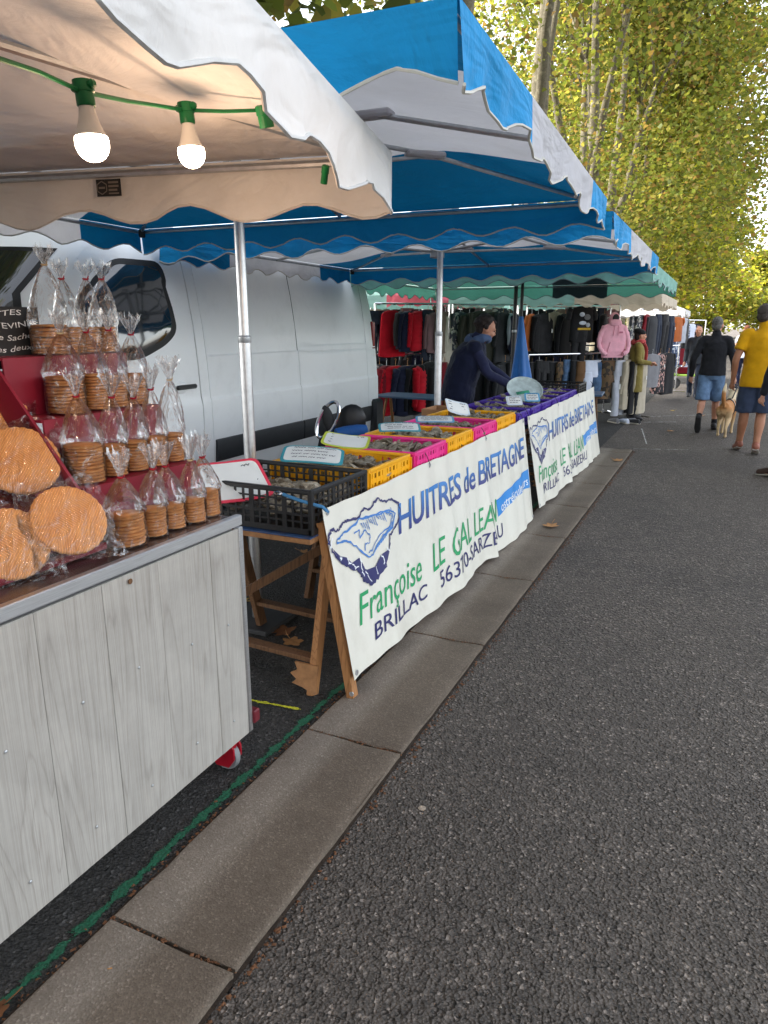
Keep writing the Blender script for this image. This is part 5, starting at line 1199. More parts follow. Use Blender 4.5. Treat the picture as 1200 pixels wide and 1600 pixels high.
# mannequin-less trinkets and shoes below the rack
sp = Vector((-1.42, 12.75, 0))
for i in range(5):
    p = sp + Vector((.08 * i - .16, .11 * (i % 2) - .05, 0)); t = thing('shoe', p, 'grey trainer on the ground under the beige coats, %s from the left' % NTH[i], 'shoe', 'shoes under the coat rack', local=True); t.rotation_euler = (0, 0, R(40 + 50 * hash2(i)))
    m = MB(); m.loft([((0, -.13, .04), .03, .03, (1, 0, 0), (0, 0, 1)), ((0, -.1, .05), .04, .042, (1, 0, 0), (0, 0, 1)), ((0, .0, .045), .042, .036, (1, 0, 0), (0, 0, 1)), ((0, .10, .035), .045, .025, (1, 0, 0), (0, 0, 1)), ((0, .145, .03), .02, .015, (1, 0, 0), (0, 0, 1))]); m.build('upper', CC[['grey', 'dark grey', 'white'][i % 3]], t)
    m = MB(); m.box((0, .005, .012), (.085, .27, .02), None, .009); m.build('sole', CC['cream'], t)
# green topped trolley
tp = gz(1072, 600, 18.8, 0)
t = thing('flat_trolley', tp, 'low trolley with a green top and dark wheels beyond the clothes', 'trolley', local=True)
MB().box((0, 0, .36), (.75, .5, .05), None, .02).build('deck', M('trolley_green', srgb(110, 140, 50), .6, .15), t)
MB().box((-.05, .05, .47), (.4, .32, .18), None, .04).build('bag', CC['maroon'], t)
for sx in (-1, 1):
    for sy in (-1, 1):
        MB().lathe([(.03, -.025), (.11, -.025), (.13, 0), (.11, .025), (.03, .025)], (sx * .28, sy * .2, .13), 18, eul(90, 0, 0)).build('wheel', DARKP, t)
        MB().tube([(sx * .28, sy * .2, .13), (sx * .28, sy * .2, .35)], .014, 6).build('strut', GALV, t)
# ------------------------------------------------------------------ people and the dog
WR = bpy.data.textures.new('cloth_wrinkle', 'CLOUDS'); WR.noise_scale = .08; WR.noise_depth = 3
def fuse(o, vox, it=4, wrinkle=0):
    m = o.modifiers.new('fuse', 'REMESH'); m.mode = 'VOXEL'; m.voxel_size = vox; m.use_smooth_shade = True
    s = o.modifiers.new('soften', 'SMOOTH'); s.factor = .5; s.iterations = it
    if wrinkle: d = o.modifiers.new('wrinkle', 'DISPLACE'); d.texture = WR; d.strength = wrinkle; d.mid_level = .5; d.texture_coords = 'LOCAL'
    return o
def limb(mb, pts, rad, flat=1.0, n=14, k=4):
    P = spline(pts, k); q = []
    for i in range(len(P)):
        t = i / (len(P) - 1) * (len(rad) - 1); j = min(int(t), len(rad) - 2); q.append(rad[j] + (rad[j + 1] - rad[j]) * (t - j))
    mb.tube(P, q, n, flat=flat); mb.ell(P[0], (q[0],) * 3, n=12, m=8); mb.ell(P[-1], (q[-1],) * 3, n=12, m=8)
def skin(name, c): return M('skin_' + name, c, .55, .08, 14, .1, 60, spec=.35)
SKIN = skin('light', srgb(196, 142, 116)); SKINT = skin('tan', srgb(168, 116, 88))
def hand(mb, w, d, side, grip=.5):
    "palm with five fingers from wrist w along direction d; side +1/-1 where the thumb leaves"
    d = Vector(d).normalized(); x = Vector((0, 1, 0)) * side; x = (x - d * x.dot(d)).normalized(); n = d.cross(x)
    limb(mb, [w, w + d * .045, w + d * .088], [.026, .036, .036], .55, 12, 3)
    for i, (o, L) in enumerate(((-.027, .062), (-.009, .074), (.009, .078), (.027, .070))):
        b = Vector(w) + d * .085 + x * o; a1 = b + d * L * .45 + n * grip * .02; a2 = a1 + d * L * .3 * (1 - grip * .6) + n * grip * .03; a3 = a2 + d * L * .25 * (1 - grip) + n * grip * .022
        limb(mb, [b, a1, a2, a3], [.0100, .0095, .0088, .008], 1, 8, 2)
    b = Vector(w) + d * .02 + x * .026; limb(mb, [b, b + d * .035 + x * .024 + n * .008, b + d * .062 + x * .026 + n * .02], [.013, .011, .009], 1, 8, 2)
def head(mb, c, yaw=0, pitch=0, s=1.0):
    "facing +y in its own frame"
    Rm = (Matrix.Rotation(yaw, 3, 'Z') @ Matrix.Rotation(pitch, 3, 'X')); c = Vector(c)
    P = lambda x, y, z: c + Rm @ (Vector((x, y, z)) * s)
    E = lambda p, r, sx=1: mb.ell(P(*p), tuple(q * s for q in r), Rm.to_euler())
    E((0, -.012, .02), (.077, .098, .098)); E((0, .022, -.035), (.062, .072, .085)); E((0, .05, -.085), (.034, .034, .028))
    E((0, .092, -.02), (.013, .022, .020)); E((0, .088, .0), (.010, .016, .026)); E((0, .078, .028), (.055, .016, .012))
    for k in (-1, 1): E((k * .078, -.005, -.01), (.010, .020, .032)); E((k * .033, .072, -.03), (.024, .018, .02))
    E((0, .082, -.058), (.022, .012, .006)); E((0, .080, -.068), (.019, .012, .006))
    return P, Rm
def person(label, loc, rz, H, J, wear, skinmat=SKIN, headyaw=0, headpitch=0, cat='person'):
    """J: joints in metres for a 1.75 m figure, x right, y ahead. wear: list of builders"""
    t = thing('person', loc, label, cat, None, local=True); t.rotation_euler = (0, 0, rz); s = H / 1.75; t.scale = (s, s, s)
    b = MB()
    pel, chest, neck, hd = Vector(J['pel']), Vector(J['chest']), Vector(J['neck']), Vector(J['head'])
    limb(b, [pel + Vector((0, 0, -.08)), pel + Vector((0, 0, .06)), pel.lerp(chest, .55), chest, chest.lerp(neck, .75), neck], [.095, .10, .10, .105, .08, .05], 1, 18)
    limb(b, [neck - Vector((0, 0, .03)), hd + Vector((0, 0, -.06))], [.056, .052])
    P, Rm = head(b, hd, headyaw, headpitch)
    for k, sd in (('L', -1), ('R', 1)):
        hip, kn, an = Vector(J['hip' + k]), Vector(J['knee' + k]), Vector(J['ank' + k]); sh, el, wr = Vector(J['sh' + k]), Vector(J['el' + k]), Vector(J['wr' + k])
        limb(b, [hip, hip.lerp(kn, .5), kn, kn.lerp(an, .32) + Vector((0, -.012, 0)), kn.lerp(an, .7), an], [.088, .076, .056, .058, .042, .036])
        toe = Vector(J['toe' + k]); limb(b, [an + (an - toe).normalized() * .03 + Vector((0, 0, -.03)), an.lerp(toe, .5) + Vector((0, 0, -.02)), toe], [.032, .036, .026], .8)
        limb(b, [sh, sh.lerp(el, .45), el, el.lerp(wr, .35), wr], [.056, .048, .040, .039, .027])
        hand(b, wr, (wr - el), J.get('th' + k, 1), J.get('grip', .5))
    fuse(b.build('body', skinmat, t, angle=180), .0085, 3)
    ey = MB()
    for k in (-1, 1): ey.ell(P(k * .031, .083, .004), (.009, .006, .007), Rm.to_euler(), 8, 6)
    ey.build('eyes', M('eye_dark', (.02, .015, .012, 1), .2, .1), t)
    for w in wear: w(t, J, P, Rm)
    return t
def V3(v): return Vector(v)
def top_garment(mat, name='sweater', r=1.14, hem=-.10, sleeve=1.0, collar=True, wrinkle=.020, wide=1.0):
    def f(t, J, P, Rm):
        b = MB(); pel, chest, neck = V3(J['pel']), V3(J['chest']), V3(J['neck'])
        up = (chest - pel).normalized(); ax = (V3(J['shR']) - V3(J['shL'])).normalized(); ay = up.cross(ax)
        secs = []
        for (p, a, d) in ((pel + Vector((0, 0, hem)), .186, .142), (pel + Vector((0, 0, hem + .03)), .188, .144), (pel.lerp(chest, .4), .168 * wide, .130 * wide), (chest, .178 * wide, .130 * wide), (chest.lerp(neck, .55), .165, .112), (chest.lerp(neck, .80), .12, .088), (neck, .068, .07)): secs.append((p, a * r / 1.14, d * r / 1.14, ax, ay))
        b.loft(secs, 26)
        for k in 'LR':
            sh, el, wr = V3(J['sh' + k]), V3(J['el' + k]), V3(J['wr' + k])
            if sleeve >= 1: limb(b, [chest.lerp(sh, .6) + Vector((0, 0, .06)), sh, sh.lerp(el, .5), el, el.lerp(wr, .5), wr], [.070, .066, .060, .052, .048, .039])
            elif sleeve > 0: P_ = spline([chest.lerp(sh, .6) + Vector((0, 0, .06)), sh, sh.lerp(el, .4), sh.lerp(el, sleeve)], 4); b.tube(P_, [.068 + .004 * i / 12 for i in range(len(P_))], 16); b.ell(sh, (.069,) * 3)
            else: limb(b, [chest.lerp(sh, .5) + Vector((0, 0, .05)), sh], [.08, .085])
        if collar: limb(b, [neck - Vector((0, 0, .03)), neck + Vector((0, 0, .045))], [.078, .066])
        fuse(b.build(name, mat, t, angle=180), .012, 5, wrinkle)
    return f
def bottoms(mat, upto='knee', r=1.0, name='shorts', wrinkle=.020):
    def f(t, J, P, Rm):
        b = MB(); pel = V3(J['pel']); X3, Y3 = (1, 0, 0), (0, 1, 0); b.loft([(pel + Vector((0, 0, .07)), .145, .105, X3, Y3), (pel, .155, .115, X3, Y3), (pel + Vector((0, -.012, -.08)), .162, .124, X3, Y3), (pel + Vector((0, 0, -.16)), .13, .10, X3, Y3)], 24)
        for k in 'LR':
            hip, kn, an = V3(J['hip' + k]), V3(J['knee' + k]), V3(J['ank' + k])
            if upto == 'knee': P_ = spline([hip + Vector((0, 0, .05)), hip, hip.lerp(kn, .5), hip.lerp(kn, .99)], 4); b.tube(P_, [(.088 + .012 * i / (len(P_) - 1)) * r for i in range(len(P_))], 18)
            else: limb(b, [hip, hip.lerp(kn, .5), kn, kn.lerp(an, .5), an + (an - kn).normalized() * .03], [.096 * r, .086 * r, .074 * r, .068 * r, .066 * r])
        fuse(b.build(name, mat, t, angle=180), .012, 5, wrinkle)
    return f
def shoes(mat, sole, sock=None):
    def f(t, J, P, Rm):
        for k in 'LR':
            an, toe, kn = V3(J['ank' + k]), V3(J['toe' + k]), V3(J['knee' + k]); d = (toe - an); dn = d.normalized(); heel = an - dn * .05
            b = MB(); limb(b, [heel + Vector((0, 0, -.015)), an.lerp(toe, .35), toe + dn * .02], [.044, .046, .036], .85); limb(b, [an + Vector((0, 0, .02)), an + Vector((0, 0, -.02))], [.046, .046])
            o = fuse(b.build('shoe', mat, t, angle=180), .010, 3)
            b = MB(); u = Vector((1, 0, 0)); w = u.cross(dn).normalized(); q = -.047
            b.loft([(heel + w * q - dn * .01, .034, .012, u, w), (an.lerp(toe, .3) + w * q, .044, .014, u, w), (an.lerp(toe, .8) + w * q * .85, .047, .014, u, w), (toe + dn * .035 + w * q * .6, .03, .010, u, w)], 16); b.build('sole', sole, o)
            if sock: b = MB(); limb(b, [an, an.lerp(kn, .22)], [.044, .043]); b.build('sock', sock, t)
    return f
def hair(mat, kind='short'):
    def f(t, J, P, Rm):
        b = MB(); E = lambda p, r: b.ell(P(*p), r, Rm.to_euler())
        E((0, -.034, .046), (.083, .090, .088)); E((0, -.058, -.015), (.074, .058, .072))
        if kind == 'curly':
            rr = random.Random(3)
            for i in range(110):
                a, e = rr.uniform(0, 6.28), rr.uniform(-.3, 1.5); p = (.088 * math.cos(a) * math.cos(e), -.03 + .10 * math.sin(a) * math.cos(e), .03 + .095 * math.sin(e))
                if p[1] < .02 or p[2] > .085: E(p, (.026, .026, .024))
        fuse(b.build('hair', mat, t, angle=180), .008, 2, .012 if kind != 'curly' else .006)
    return f
def stand(**kw):
    J = dict(pel=(0, 0, .97), chest=(0, .0, 1.28), neck=(0, .0, 1.47), head=(0, .03, 1.635), hipL=(-.09, 0, .90), hipR=(.09, 0, .90), kneeL=(-.10, .02, .49), kneeR=(.10, .02, .49), ankL=(-.10, 0, .085), ankR=(.10, 0, .085), toeL=(-.12, .15, .035), toeR=(.12, .15, .035),
             shL=(-.185, 0, 1.41), shR=(.185, 0, 1.41), elL=(-.25, -.03, 1.13), elR=(.25, -.03, 1.13), wrL=(-.26, .04, .89), wrR=(.26, .04, .89))
    J.update(kw); return J
H_GREY = M('hair_grey', srgb(96, 94, 92), .8, .4, 40, .8, 60); H_DARK = M('hair_dark', srgb(44, 36, 34), .8, .4, 40, .8, 60); H_SHORT = M('hair_shaved', srgb(70, 62, 58), .8, .3, 60, .5, 120)
KNIT = cloth('black_knit', srgb(30, 31, 36), bm_=.3); SOLEB = M('sole_black', (.02, .02, .022, 1), .7); SOLEW = M('sole_pale', srgb(170, 164, 154), .7)
J = stand(hipL=(-.09, 0, .90), kneeL=(-.10, -.04, .49), ankL=(-.11, -.30, .22), toeL=(-.11, -.24, .05), kneeR=(.09, .16, .50), ankR=(.10, .19, .085), toeR=(.11, .34, .035), elL=(-.29, -.06, 1.12), wrL=(-.30, .02, .88), elR=(.28, -.02, 1.12), wrR=(.31, .05, .88))
person('man with grey hair in a black sweater and denim shorts, walking away with the dog', (-.12, 12.25, 0), R(-2), 1.73, J, [top_garment(KNIT, 'sweater', 1.2, -.09, 1, True), bottoms(M('denim_shorts', srgb(96, 124, 158), .85, .3, 14, .3, 50), 'knee', 1.08), shoes(M('shoe_black', (.02, .02, .022, 1), .6), SOLEB, KNIT), hair(H_GREY)], SKIN, R(-12))
J = stand(kneeL=(-.10, .03, .49), ankL=(-.11, .12, .085), toeL=(-.13, .26, .035), ankR=(.05, -.16, .10), kneeR=(.08, .0, .49), toeR=(.07, -.02, .035), elL=(-.27, -.05, 1.12), wrL=(-.27, .04, .88), elR=(.27, -.05, 1.12), wrR=(.27, .0, .88))
person('man in a mustard yellow polo shirt and navy shorts, seen from behind', (.44, 10.35, 0), R(4), 1.86, J, [top_garment(cloth('mustard', srgb(204, 150, 8), bm_=.2), 'polo_shirt', 1.22, -.17, .62, True, .014), bottoms(cloth('navy_short', srgb(52, 62, 84)), 'knee', 1.12), shoes(M('sandal_brown', srgb(140, 84, 66), .6, .2), SOLEW), hair(H_SHORT)], SKINT, R(-35))
J = stand(kneeL=(-.10, .05, .49), ankL=(-.11, .0, .085), toeL=(-.20, .16, .035), elL=(-.29, .02, 1.12), wrL=(-.30, .10, .90), ankR=(.10, .3, .09), kneeR=(.10, .2, .5), toeR=(.12, .44, .035))
person('person in a dark coat and black trousers at the right edge of the picture', (.76, 8.72, 0), R(18), 1.76, J, [top_garment(cloth('charcoal_coat', srgb(36, 37, 42)), 'coat', 1.3, -.2, 1, True), bottoms(CC['black'], 'ankle', 1.1, 'trousers'), shoes(M('shoe_brown', srgb(70, 48, 40), .6, .2), SOLEW), hair(H_DARK)], SKIN)
J = stand(head=(0, .05, 1.60), neck=(0, .01, 1.46), elL=(-.24, .02, 1.13), elR=(.24, .02, 1.13), wrL=(-.14, .24, 1.08), wrR=(.14, .24, 1.10))
def beret(t, J, P, Rm):
    b = MB(); b.ell(P(0, -.02, .075), (.105, .118, .062), (Rm @ Matrix.Rotation(R(-18), 3, 'X')).to_euler()); b.ell(P(0, -.02, .04), (.088, .105, .04), Rm.to_euler()); fuse(b.build('beret', CC['black'], t, angle=180), .009, 3)
def scarf(mat, tail=True):
    def f(t, J, P, Rm):
        n = V3(J['neck']); b = MB()
        pts = [n + Vector((.10 * math.cos(a), .10 * math.sin(a), .02 + .018 * math.sin(2 * a))) for a in [2 * math.pi * k / 20 for k in range(21)]]; b.tube(pts, [.042 + .008 * math.sin(i * 1.7) for i in range(21)], 10)
        if tail: b.tube(spline([n + Vector((-.04, .11, .0)), n + Vector((-.06, .17, -.12)), n + Vector((-.05, .17, -.32))], 5), .045, 10, flat=.5)
        fuse(b.build('scarf', mat, t, angle=180), .010, 2, .01)
    return f
person('woman in an olive coat, black beret and red scarf among the clothes racks', (-1.36, 13.25, 0), R(-75), 1.58, J, [top_garment(cloth('olive_coat', srgb(132, 118, 62)), 'coat', 1.28, -.42, 1, False), bottoms(CC['black'], 'ankle', 1, 'trousers'), shoes(M('shoe_black2', (.02, .02, .022, 1), .6), SOLEB), hair(H_DARK), beret, scarf(cloth('red_scarf', srgb(176, 70, 70)))], SKIN)
J = stand(ankL=(-.10, .14, .085), toeL=(-.12, .28, .035), kneeL=(-.10, .12, .49), ankR=(.1, -.14, .1), toeR=(.1, 0, .035))
person('balding man in a dark jacket walking towards the viewer far down the market', (-.55, 18.2, 0), R(175), 1.60, J, [top_garment(cloth('slate_jacket', srgb(54, 58, 64)), 'jacket', 1.25, -.14, 1, True), bottoms(CC['dark denim'], 'ankle', 1, 'trousers'), shoes(M('shoe_black3', (.02, .02, .022, 1), .6), SOLEB)], SKIN)
person('distant person in a white shirt behind the man with the dog', (.50, 21.5, 0), R(8), 1.62, stand(), [top_garment(CC['white'], 'shirt', 1.2, -.12, .5, False), bottoms(CC['navy'], 'ankle', 1, 'trousers'), shoes(SOLEB, SOLEW), hair(M('hair_auburn', srgb(110, 64, 44), .8, .3))], SKIN)
person('distant walker in an orange red top half hidden behind the man in yellow', (.98, 14.6, 0), R(-10), 1.25, stand(ankL=(-.1, .15, .085), kneeL=(-.1, .1, .49), toeL=(-.1, .3, .035)), [top_garment(cloth('coral', srgb(214, 76, 60)), 'top', 1.2, -.22, .5, False), bottoms(CC['navy'], 'ankle', 1, 'leggings'), shoes(CC['white'], SOLEW), hair(H_DARK)], SKIN)
# the oyster seller leans over the crates
J = stand(pel=(0, -.06, .96), chest=(0, .06, 1.27), neck=(0, .15, 1.44), head=(.0, .235, 1.565), shL=(-.18, .10, 1.37), shR=(.18, .10, 1.37), elL=(-.20, .30, 1.17), elR=(.22, .24, 1.12), wrL=(-.16, .52, 1.02), wrR=(.18, .48, 1.0), hipL=(-.09, -.06, .90), hipR=(.09, -.06, .90), grip=.7)
def gilet(t, J, P, Rm): top_garment(cloth('navy_gilet', srgb(20, 26, 50), bm_=.5), 'gilet', 1.46, -.18, 0, True, .026, 1.06)(t, J, P, Rm)
person('oyster seller with curly dark hair in a navy gilet reaching over the crates', (-2.50, 7.35, 0), R(-66), 1.76, J, [top_garment(cloth('navy_sweater', srgb(36, 40, 68)), 'sweater', 1.16, -.10, 1, True), gilet, bottoms(CC['dark denim'], 'ankle', 1.05, 'trousers'), shoes(SOLEB, SOLEB), hair(H_DARK, 'curly'), scarf(cloth('blue_scarf', srgb(70, 88, 120)), False)], SKIN, 0, R(-22))

# dog
dg = thing('dog', (.14, 11.95, 0), 'tan dog with a raised pale tail and black harness walking beside the man in black', 'dog', local=True); dg.rotation_euler = (0, 0, R(-9)); dg.scale = (.84, .95, 1)
b = MB(); S_ = lambda c, a, d: (c, a, d, (1, 0, 0), (0, 0, 1))
b.loft([S_((0, -.30, .41), .05, .06), S_((0, -.27, .42), .085, .10), S_((0, -.15, .41), .095, .105), S_((0, .02, .39), .10, .12), S_((0, .18, .385), .112, .145), S_((0, .28, .41), .10, .13), S_((0, .34, .44), .06, .09)], 18)
limb(b, [(0, .26, .47), (0, .36, .55), (0, .42, .60)], [.085, .07, .062]); b.ell((0, .44, .61), (.068, .085, .066)); limb(b, [(0, .48, .60), (0, .58, .575)], [.042, .030])
for s in (-1, 1):
    b.ell((s * .062, .42, .625), (.014, .03, .05), eul(0, s * 30, 0))
    f = .06 if s > 0 else -.03; limb(b, [(s * .075, .22, .36), (s * .075, .20 + f, .22), (s * .07, .22 + f, .12), (s * .07, .22 + f, .03)], [.055, .036, .024, .024]); limb(b, [(s * .07, .215 + f, .022), (s * .07, .26 + f, .018)], [.026, .022])
    g = .08 if s < 0 else -.06; limb(b, [(s * .07, -.22, .38), (s * .078, -.16 + g, .26), (s * .075, -.28 + g, .155), (s * .072, -.25 + g, .03)], [.075, .052, .026, .023]); limb(b, [(s * .072, -.255 + g, .022), (s * .072, -.205 + g, .018)], [.026, .022])
limb(b, [(0, -.30, .46), (-.01, -.36, .56), (-.02, -.345, .68), (-.01, -.31, .78)], [.026, .036, .036, .016])
def fur():
    m, nt, p, out = _new('dog_fur'); tc = nt.nodes.new('ShaderNodeTexCoord'); sx = nt.nodes.new('ShaderNodeSeparateXYZ'); nt.links.new(tc.outputs['Object'], sx.inputs[0])
    n = tex(nt, 'Noise', 9, 'Object', 4); ad = nt.nodes.new('ShaderNodeMath'); ad.operation = 'MULTIPLY_ADD'; ad.inputs[1].default_value = .14; nt.links.new(n.outputs[0], ad.inputs[0]); nt.links.new(sx.outputs[2], ad.inputs[2])
    yy = nt.nodes.new('ShaderNodeMath'); yy.operation = 'MULTIPLY_ADD'; yy.inputs[1].default_value = .28; nt.links.new(sx.outputs[1], yy.inputs[0]); nt.links.new(ad.outputs[0], yy.inputs[2])
    r = ramp(nt, yy.outputs[0], [(.30, srgb(200, 172, 132)), (.44, srgb(176, 124, 72)), (.62, srgb(170, 112, 60)), (.66, srgb(214, 196, 162))]); nt.links.new(r.outputs[0], p.inputs['Base Color']); p.inputs['Roughness'].default_value = .85; f = tex(nt, 'Noise', 160, 'Object', 3, .6, (1, .3, 1)); bump(nt, p, f.outputs[0], .8, .01); return m
fuse(b.build('body', fur(), dg, angle=180), .009, 3, .008)
b = MB(); b.loft([S_((0, .12, .39), .118, .142), S_((0, .15, .39), .120, .146)], 24); b.build('harness_strap', BLACKP, dg)
b = MB(); b.loft([S_((0, .27, .42), .104, .132), S_((0, .30, .43), .094, .118)], 24); b.build('harness_strap', BLACKP, dg)
b = MB(); b.box((0, .21, .535), (.05, .16, .012), None, .004); b.build('harness_strap', BLACKP, dg)
a = Vector((.215, 12.33, .83)); e = Vector((.20, 12.15, .54))
ls = put(MB().tube(spline([a, a.lerp(e, .4) + Vector((.03, 0, -.03)), e], 6), .009, 6).build('dog_lead', M('lead_dark', srgb(30, 34, 44), .6)), 'dark dog lead running from the hand of the man in black down to the dog', 'dog lead')
# ------------------------------------------------------------------ plane trees
def leaf_mat(name):
    m, nt, p, out = _new(name); at = nt.nodes.new('ShaderNodeAttribute'); at.attribute_name = 'tone'
    nt.links.new(at.outputs['Color'], p.inputs['Base Color']); p.inputs['Roughness'].default_value = .5; p.inputs['Specular IOR Level'].default_value = .3
    t = nt.nodes.new('ShaderNodeBsdfTranslucent'); c = mix(nt, 1, at.outputs['Color'], (1.22, 1.22, .75, 1), 'MULTIPLY'); nt.links.new(c, t.inputs[0])
    x = nt.nodes.new('ShaderNodeMixShader'); x.inputs[0].default_value = .6; nt.links.new(p.outputs[0], x.inputs[1]); nt.links.new(t.outputs[0], x.inputs[2]); nt.links.new(x.outputs[0], out.inputs[0]); return m
LEAF = leaf_mat('plane_leaf')
def bark():
    m, nt, p, out = _new('plane_bark'); v = tex(nt, 'Voronoi', 5, 'Object', stretch=(1, 1, .5)); n = tex(nt, 'Noise', 6, 'Object', 5)
    r = ramp(nt, n.outputs[0], [(.3, srgb(84, 78, 64)), (.46, srgb(112, 104, 84)), (.52, srgb(92, 84, 66)), (.72, srgb(150, 142, 116))]); nt.links.new(r.outputs[0], p.inputs['Base Color']); p.inputs['Roughness'].default_value = .85; bump(nt, p, n.outputs[0], .5, .03); return m
BARK = bark()
SHAPE = np.array([(0, -.5), (.30, -.38), (.52, -.05), (.30, .10), (.22, .42), (0, .55), (-.22, .42), (-.30, .10), (-.52, -.05), (-.30, -.38)])
SHAPE6 = np.array([(0, -.5), (.48, -.2), (.34, .3), (0, .55), (-.34, .3), (-.48, -.2)])
def leaves(pts, size, seed, shape, tones, flat=.55, shade=None):
    rs = np.random.RandomState(seed); n = len(pts); K = len(shape); sz = size * rs.uniform(.6, 1.25, n)
    nz = rs.normal(size=(n, 3)); nz[:, 2] = np.abs(nz[:, 2]) + flat; nz /= np.linalg.norm(nz, axis=1, keepdims=True)
    a = rs.normal(size=(n, 3)); ax = np.cross(a, nz); ax /= np.linalg.norm(ax, axis=1, keepdims=True) + 1e-9; ay = np.cross(nz, ax)
    fold = np.abs(shape[:, 0]) * .35
    V = pts[:, None, :] + sz[:, None, None] * (shape[None, :, 0:1] * ax[:, None, :] + shape[None, :, 1:2] * ay[:, None, :] + fold[None, :, None] * nz[:, None, :])
    me = bpy.data.meshes.new('leaves'); me.vertices.add(n * K); me.vertices.foreach_set('co', V.astype(np.float32).ravel())
    me.loops.add(n * K); me.loops.foreach_set('vertex_index', np.arange(n * K, dtype=np.int32)); me.polygons.add(n); me.polygons.foreach_set('loop_start', np.arange(0, n * K, K, dtype=np.int32)); me.update(calc_edges=True)
    T = np.array(tones); c = T[rs.choice(len(T), n, p=None)] * rs.uniform(.75, 1.2, (n, 1)) * (1 if shade is None else shade[:, None]); c = np.clip(np.concatenate([c, np.ones((n, 1))], 1), 0, 1)
    at = me.attributes.new('tone', 'FLOAT_COLOR', 'POINT'); at.data.foreach_set('color', np.repeat(c, K, axis=0).astype(np.float32).ravel()); me.materials.append(LEAF); return me
G = lambda r, g, b: srgb(r, g, b)[:3]
TONES = [G(116, 122, 56), G(130, 132, 64), G(102, 110, 52), G(140, 136, 70), G(92, 102, 48), G(150, 140, 74), G(138, 112, 68), G(112, 122, 60)]
TONESY = TONES + [G(168, 158, 54), G(158, 156, 54), G(146, 152, 56)]
def plane_tree(x, y, h, rad, nleaf, size, seed, label, z0=4.2, tones=TONES, near=False, lean=(0, 0), fill=1.0, bright=1.0, group='plane trees along the market'):
    rr = random.Random(seed); t = thing('plane_tree', (x, y, 0), label, 'tree', group, local=True)
    tips = []; mb = MB()
    def seg(p, d, L, r, lvl):
        q = p; pts = [p]; rd = [r]; n = 5
        for i in range(n):
            d = (d + Vector((rr.uniform(-.13, .13), rr.uniform(-.13, .13), rr.uniform(-.03, .10)))).normalized(); q = q + d * L / n; pts.append(q); rd.append(r * (1 - .6 * (i + 1) / n))
            if lvl >= 2 or (lvl == 1 and i > 1): tips.append((q, lvl))
        mb.tube(pts, rd, 9 if lvl < 2 else 5)
        if lvl < 3:
            for k in range((3, 5, 4)[lvl]):
                i = rr.randint(2, n) if lvl else n; az = rr.random() * 6.28
                nd = (d * (1.0 if lvl == 0 else .6) + Vector((math.cos(az), math.sin(az), rr.uniform(-.1, .45))) * (.45 if lvl == 0 else .8)).normalized()
                seg(pts[i], nd, L * (.95, .55, .55)[lvl] * rr.uniform(.75, 1.1), rd[i] * (.75 if lvl == 0 else .6), lvl + 1)
    th = z0 * .95
    trunk = MB(); trunk.tube([(0, 0, -.05), (.02, 0, .4), (.03, .02, th * .5), (.05, .0, th)], [.36, .28, .25, .23], 14); trunk.build('trunk', BARK, t, angle=180)
    for k in range(4):
        az = k * 1.57 + rr.uniform(-.4, .4); sp_ = .30 if k else .05; seg(Vector((.04, 0, th - .15)), Vector((math.cos(az) * sp_, math.sin(az) * sp_, 1)).normalized(), h * (.44 if k else .5), .19 if k else .24, 0)
    mb.build('limbs', BARK, t, angle=180)
    rs = np.random.RandomState(seed); T = np.array([tuple(p) for p, l in tips])
    k = rs.choice(len(T), nleaf); P = T[k] + rs.normal(size=(nleaf, 3)) * (.42, .42, .36)
    # fill of the crown: uneven clumps in an upright ellipsoid
    m2 = int(nleaf * fill); c = []; ncl = 110
    cc = rs.normal(size=(ncl, 3)); cc /= np.linalg.norm(cc, axis=1, keepdims=True); cc *= rs.uniform(.35, 1, (ncl, 1)) ** .5
    cc = cc * (rad, rad, (h - z0) / 2) + (lean[0], lean[1], (h + z0) / 2)
    kk = rs.choice(ncl, m2); Q = cc[kk] + rs.normal(size=(m2, 3)) * (rad * .13, rad * .13, rad * .10)
    sh_ = np.concatenate([rs.uniform(.72, 1.3, len(T))[k], rs.uniform(.72, 1.3, ncl)[kk]]); P = np.concatenate([P, Q]); ok = (P[:, 2] > z0 - .9); P = P[ok]; sh_ = sh_[ok] * bright
    me = leaves(P, size, seed, SHAPE if near else SHAPE6, tones, .55, sh_); o = link('crown', me, LEAF, t); return t
PL = ['nearest plane tree with leaves over the blue canopies', 'second plane tree of the row along the market', 'third plane tree of the row along the market', 'fourth plane tree of the row along the market', 'fifth plane tree of the row along the market', 'sixth plane tree of the row along the market', 'seventh plane tree of the row, with sunlit leaves', 'eighth plane tree of the row, with sunlit yellow leaves', 'farthest plane tree at the end of the row']
ROW = [(-5.4, 14.5, 15, 5.0, 22000, .115, 5.4), (-5.4, 21, 16, 5.8, 22000, .125, 5.2), (-5.0, 27.5, 16, 6.0, 20000, .145, 4.8), (-5.3, 34, 17, 6.4, 18000, .17, 4.6), (-5.2, 41, 17, 6.6, 15000, .20, 4.2), (-5.6, 49, 17, 6.6, 13000, .24, 3.6), (-6.0, 58, 17, 6.6, 12000, .28, 3.0), (-6.2, 70, 17, 6.8, 11000, .33, 2.6), (-6.4, 86, 16, 7.0, 10000, .40, 2.2)]
for i, (x, y, h, r, n, s, z0) in enumerate(ROW):
    plane_tree(x, y, h, r, n, s, 11 + i, PL[i], z0, TONES if i < 5 else TONESY, i < 3, (1.0 if i < 4 else .6, 0), (.25, .25, .3, .4, .7, 1, 1, 1, 1)[i], (1.05, 1.05, 1.08, 1.12, 1.18, 1.25, 1.3, 1.35, 1.4)[i])  # farther crowns get lighter leaf colour in place of haze and sunlight
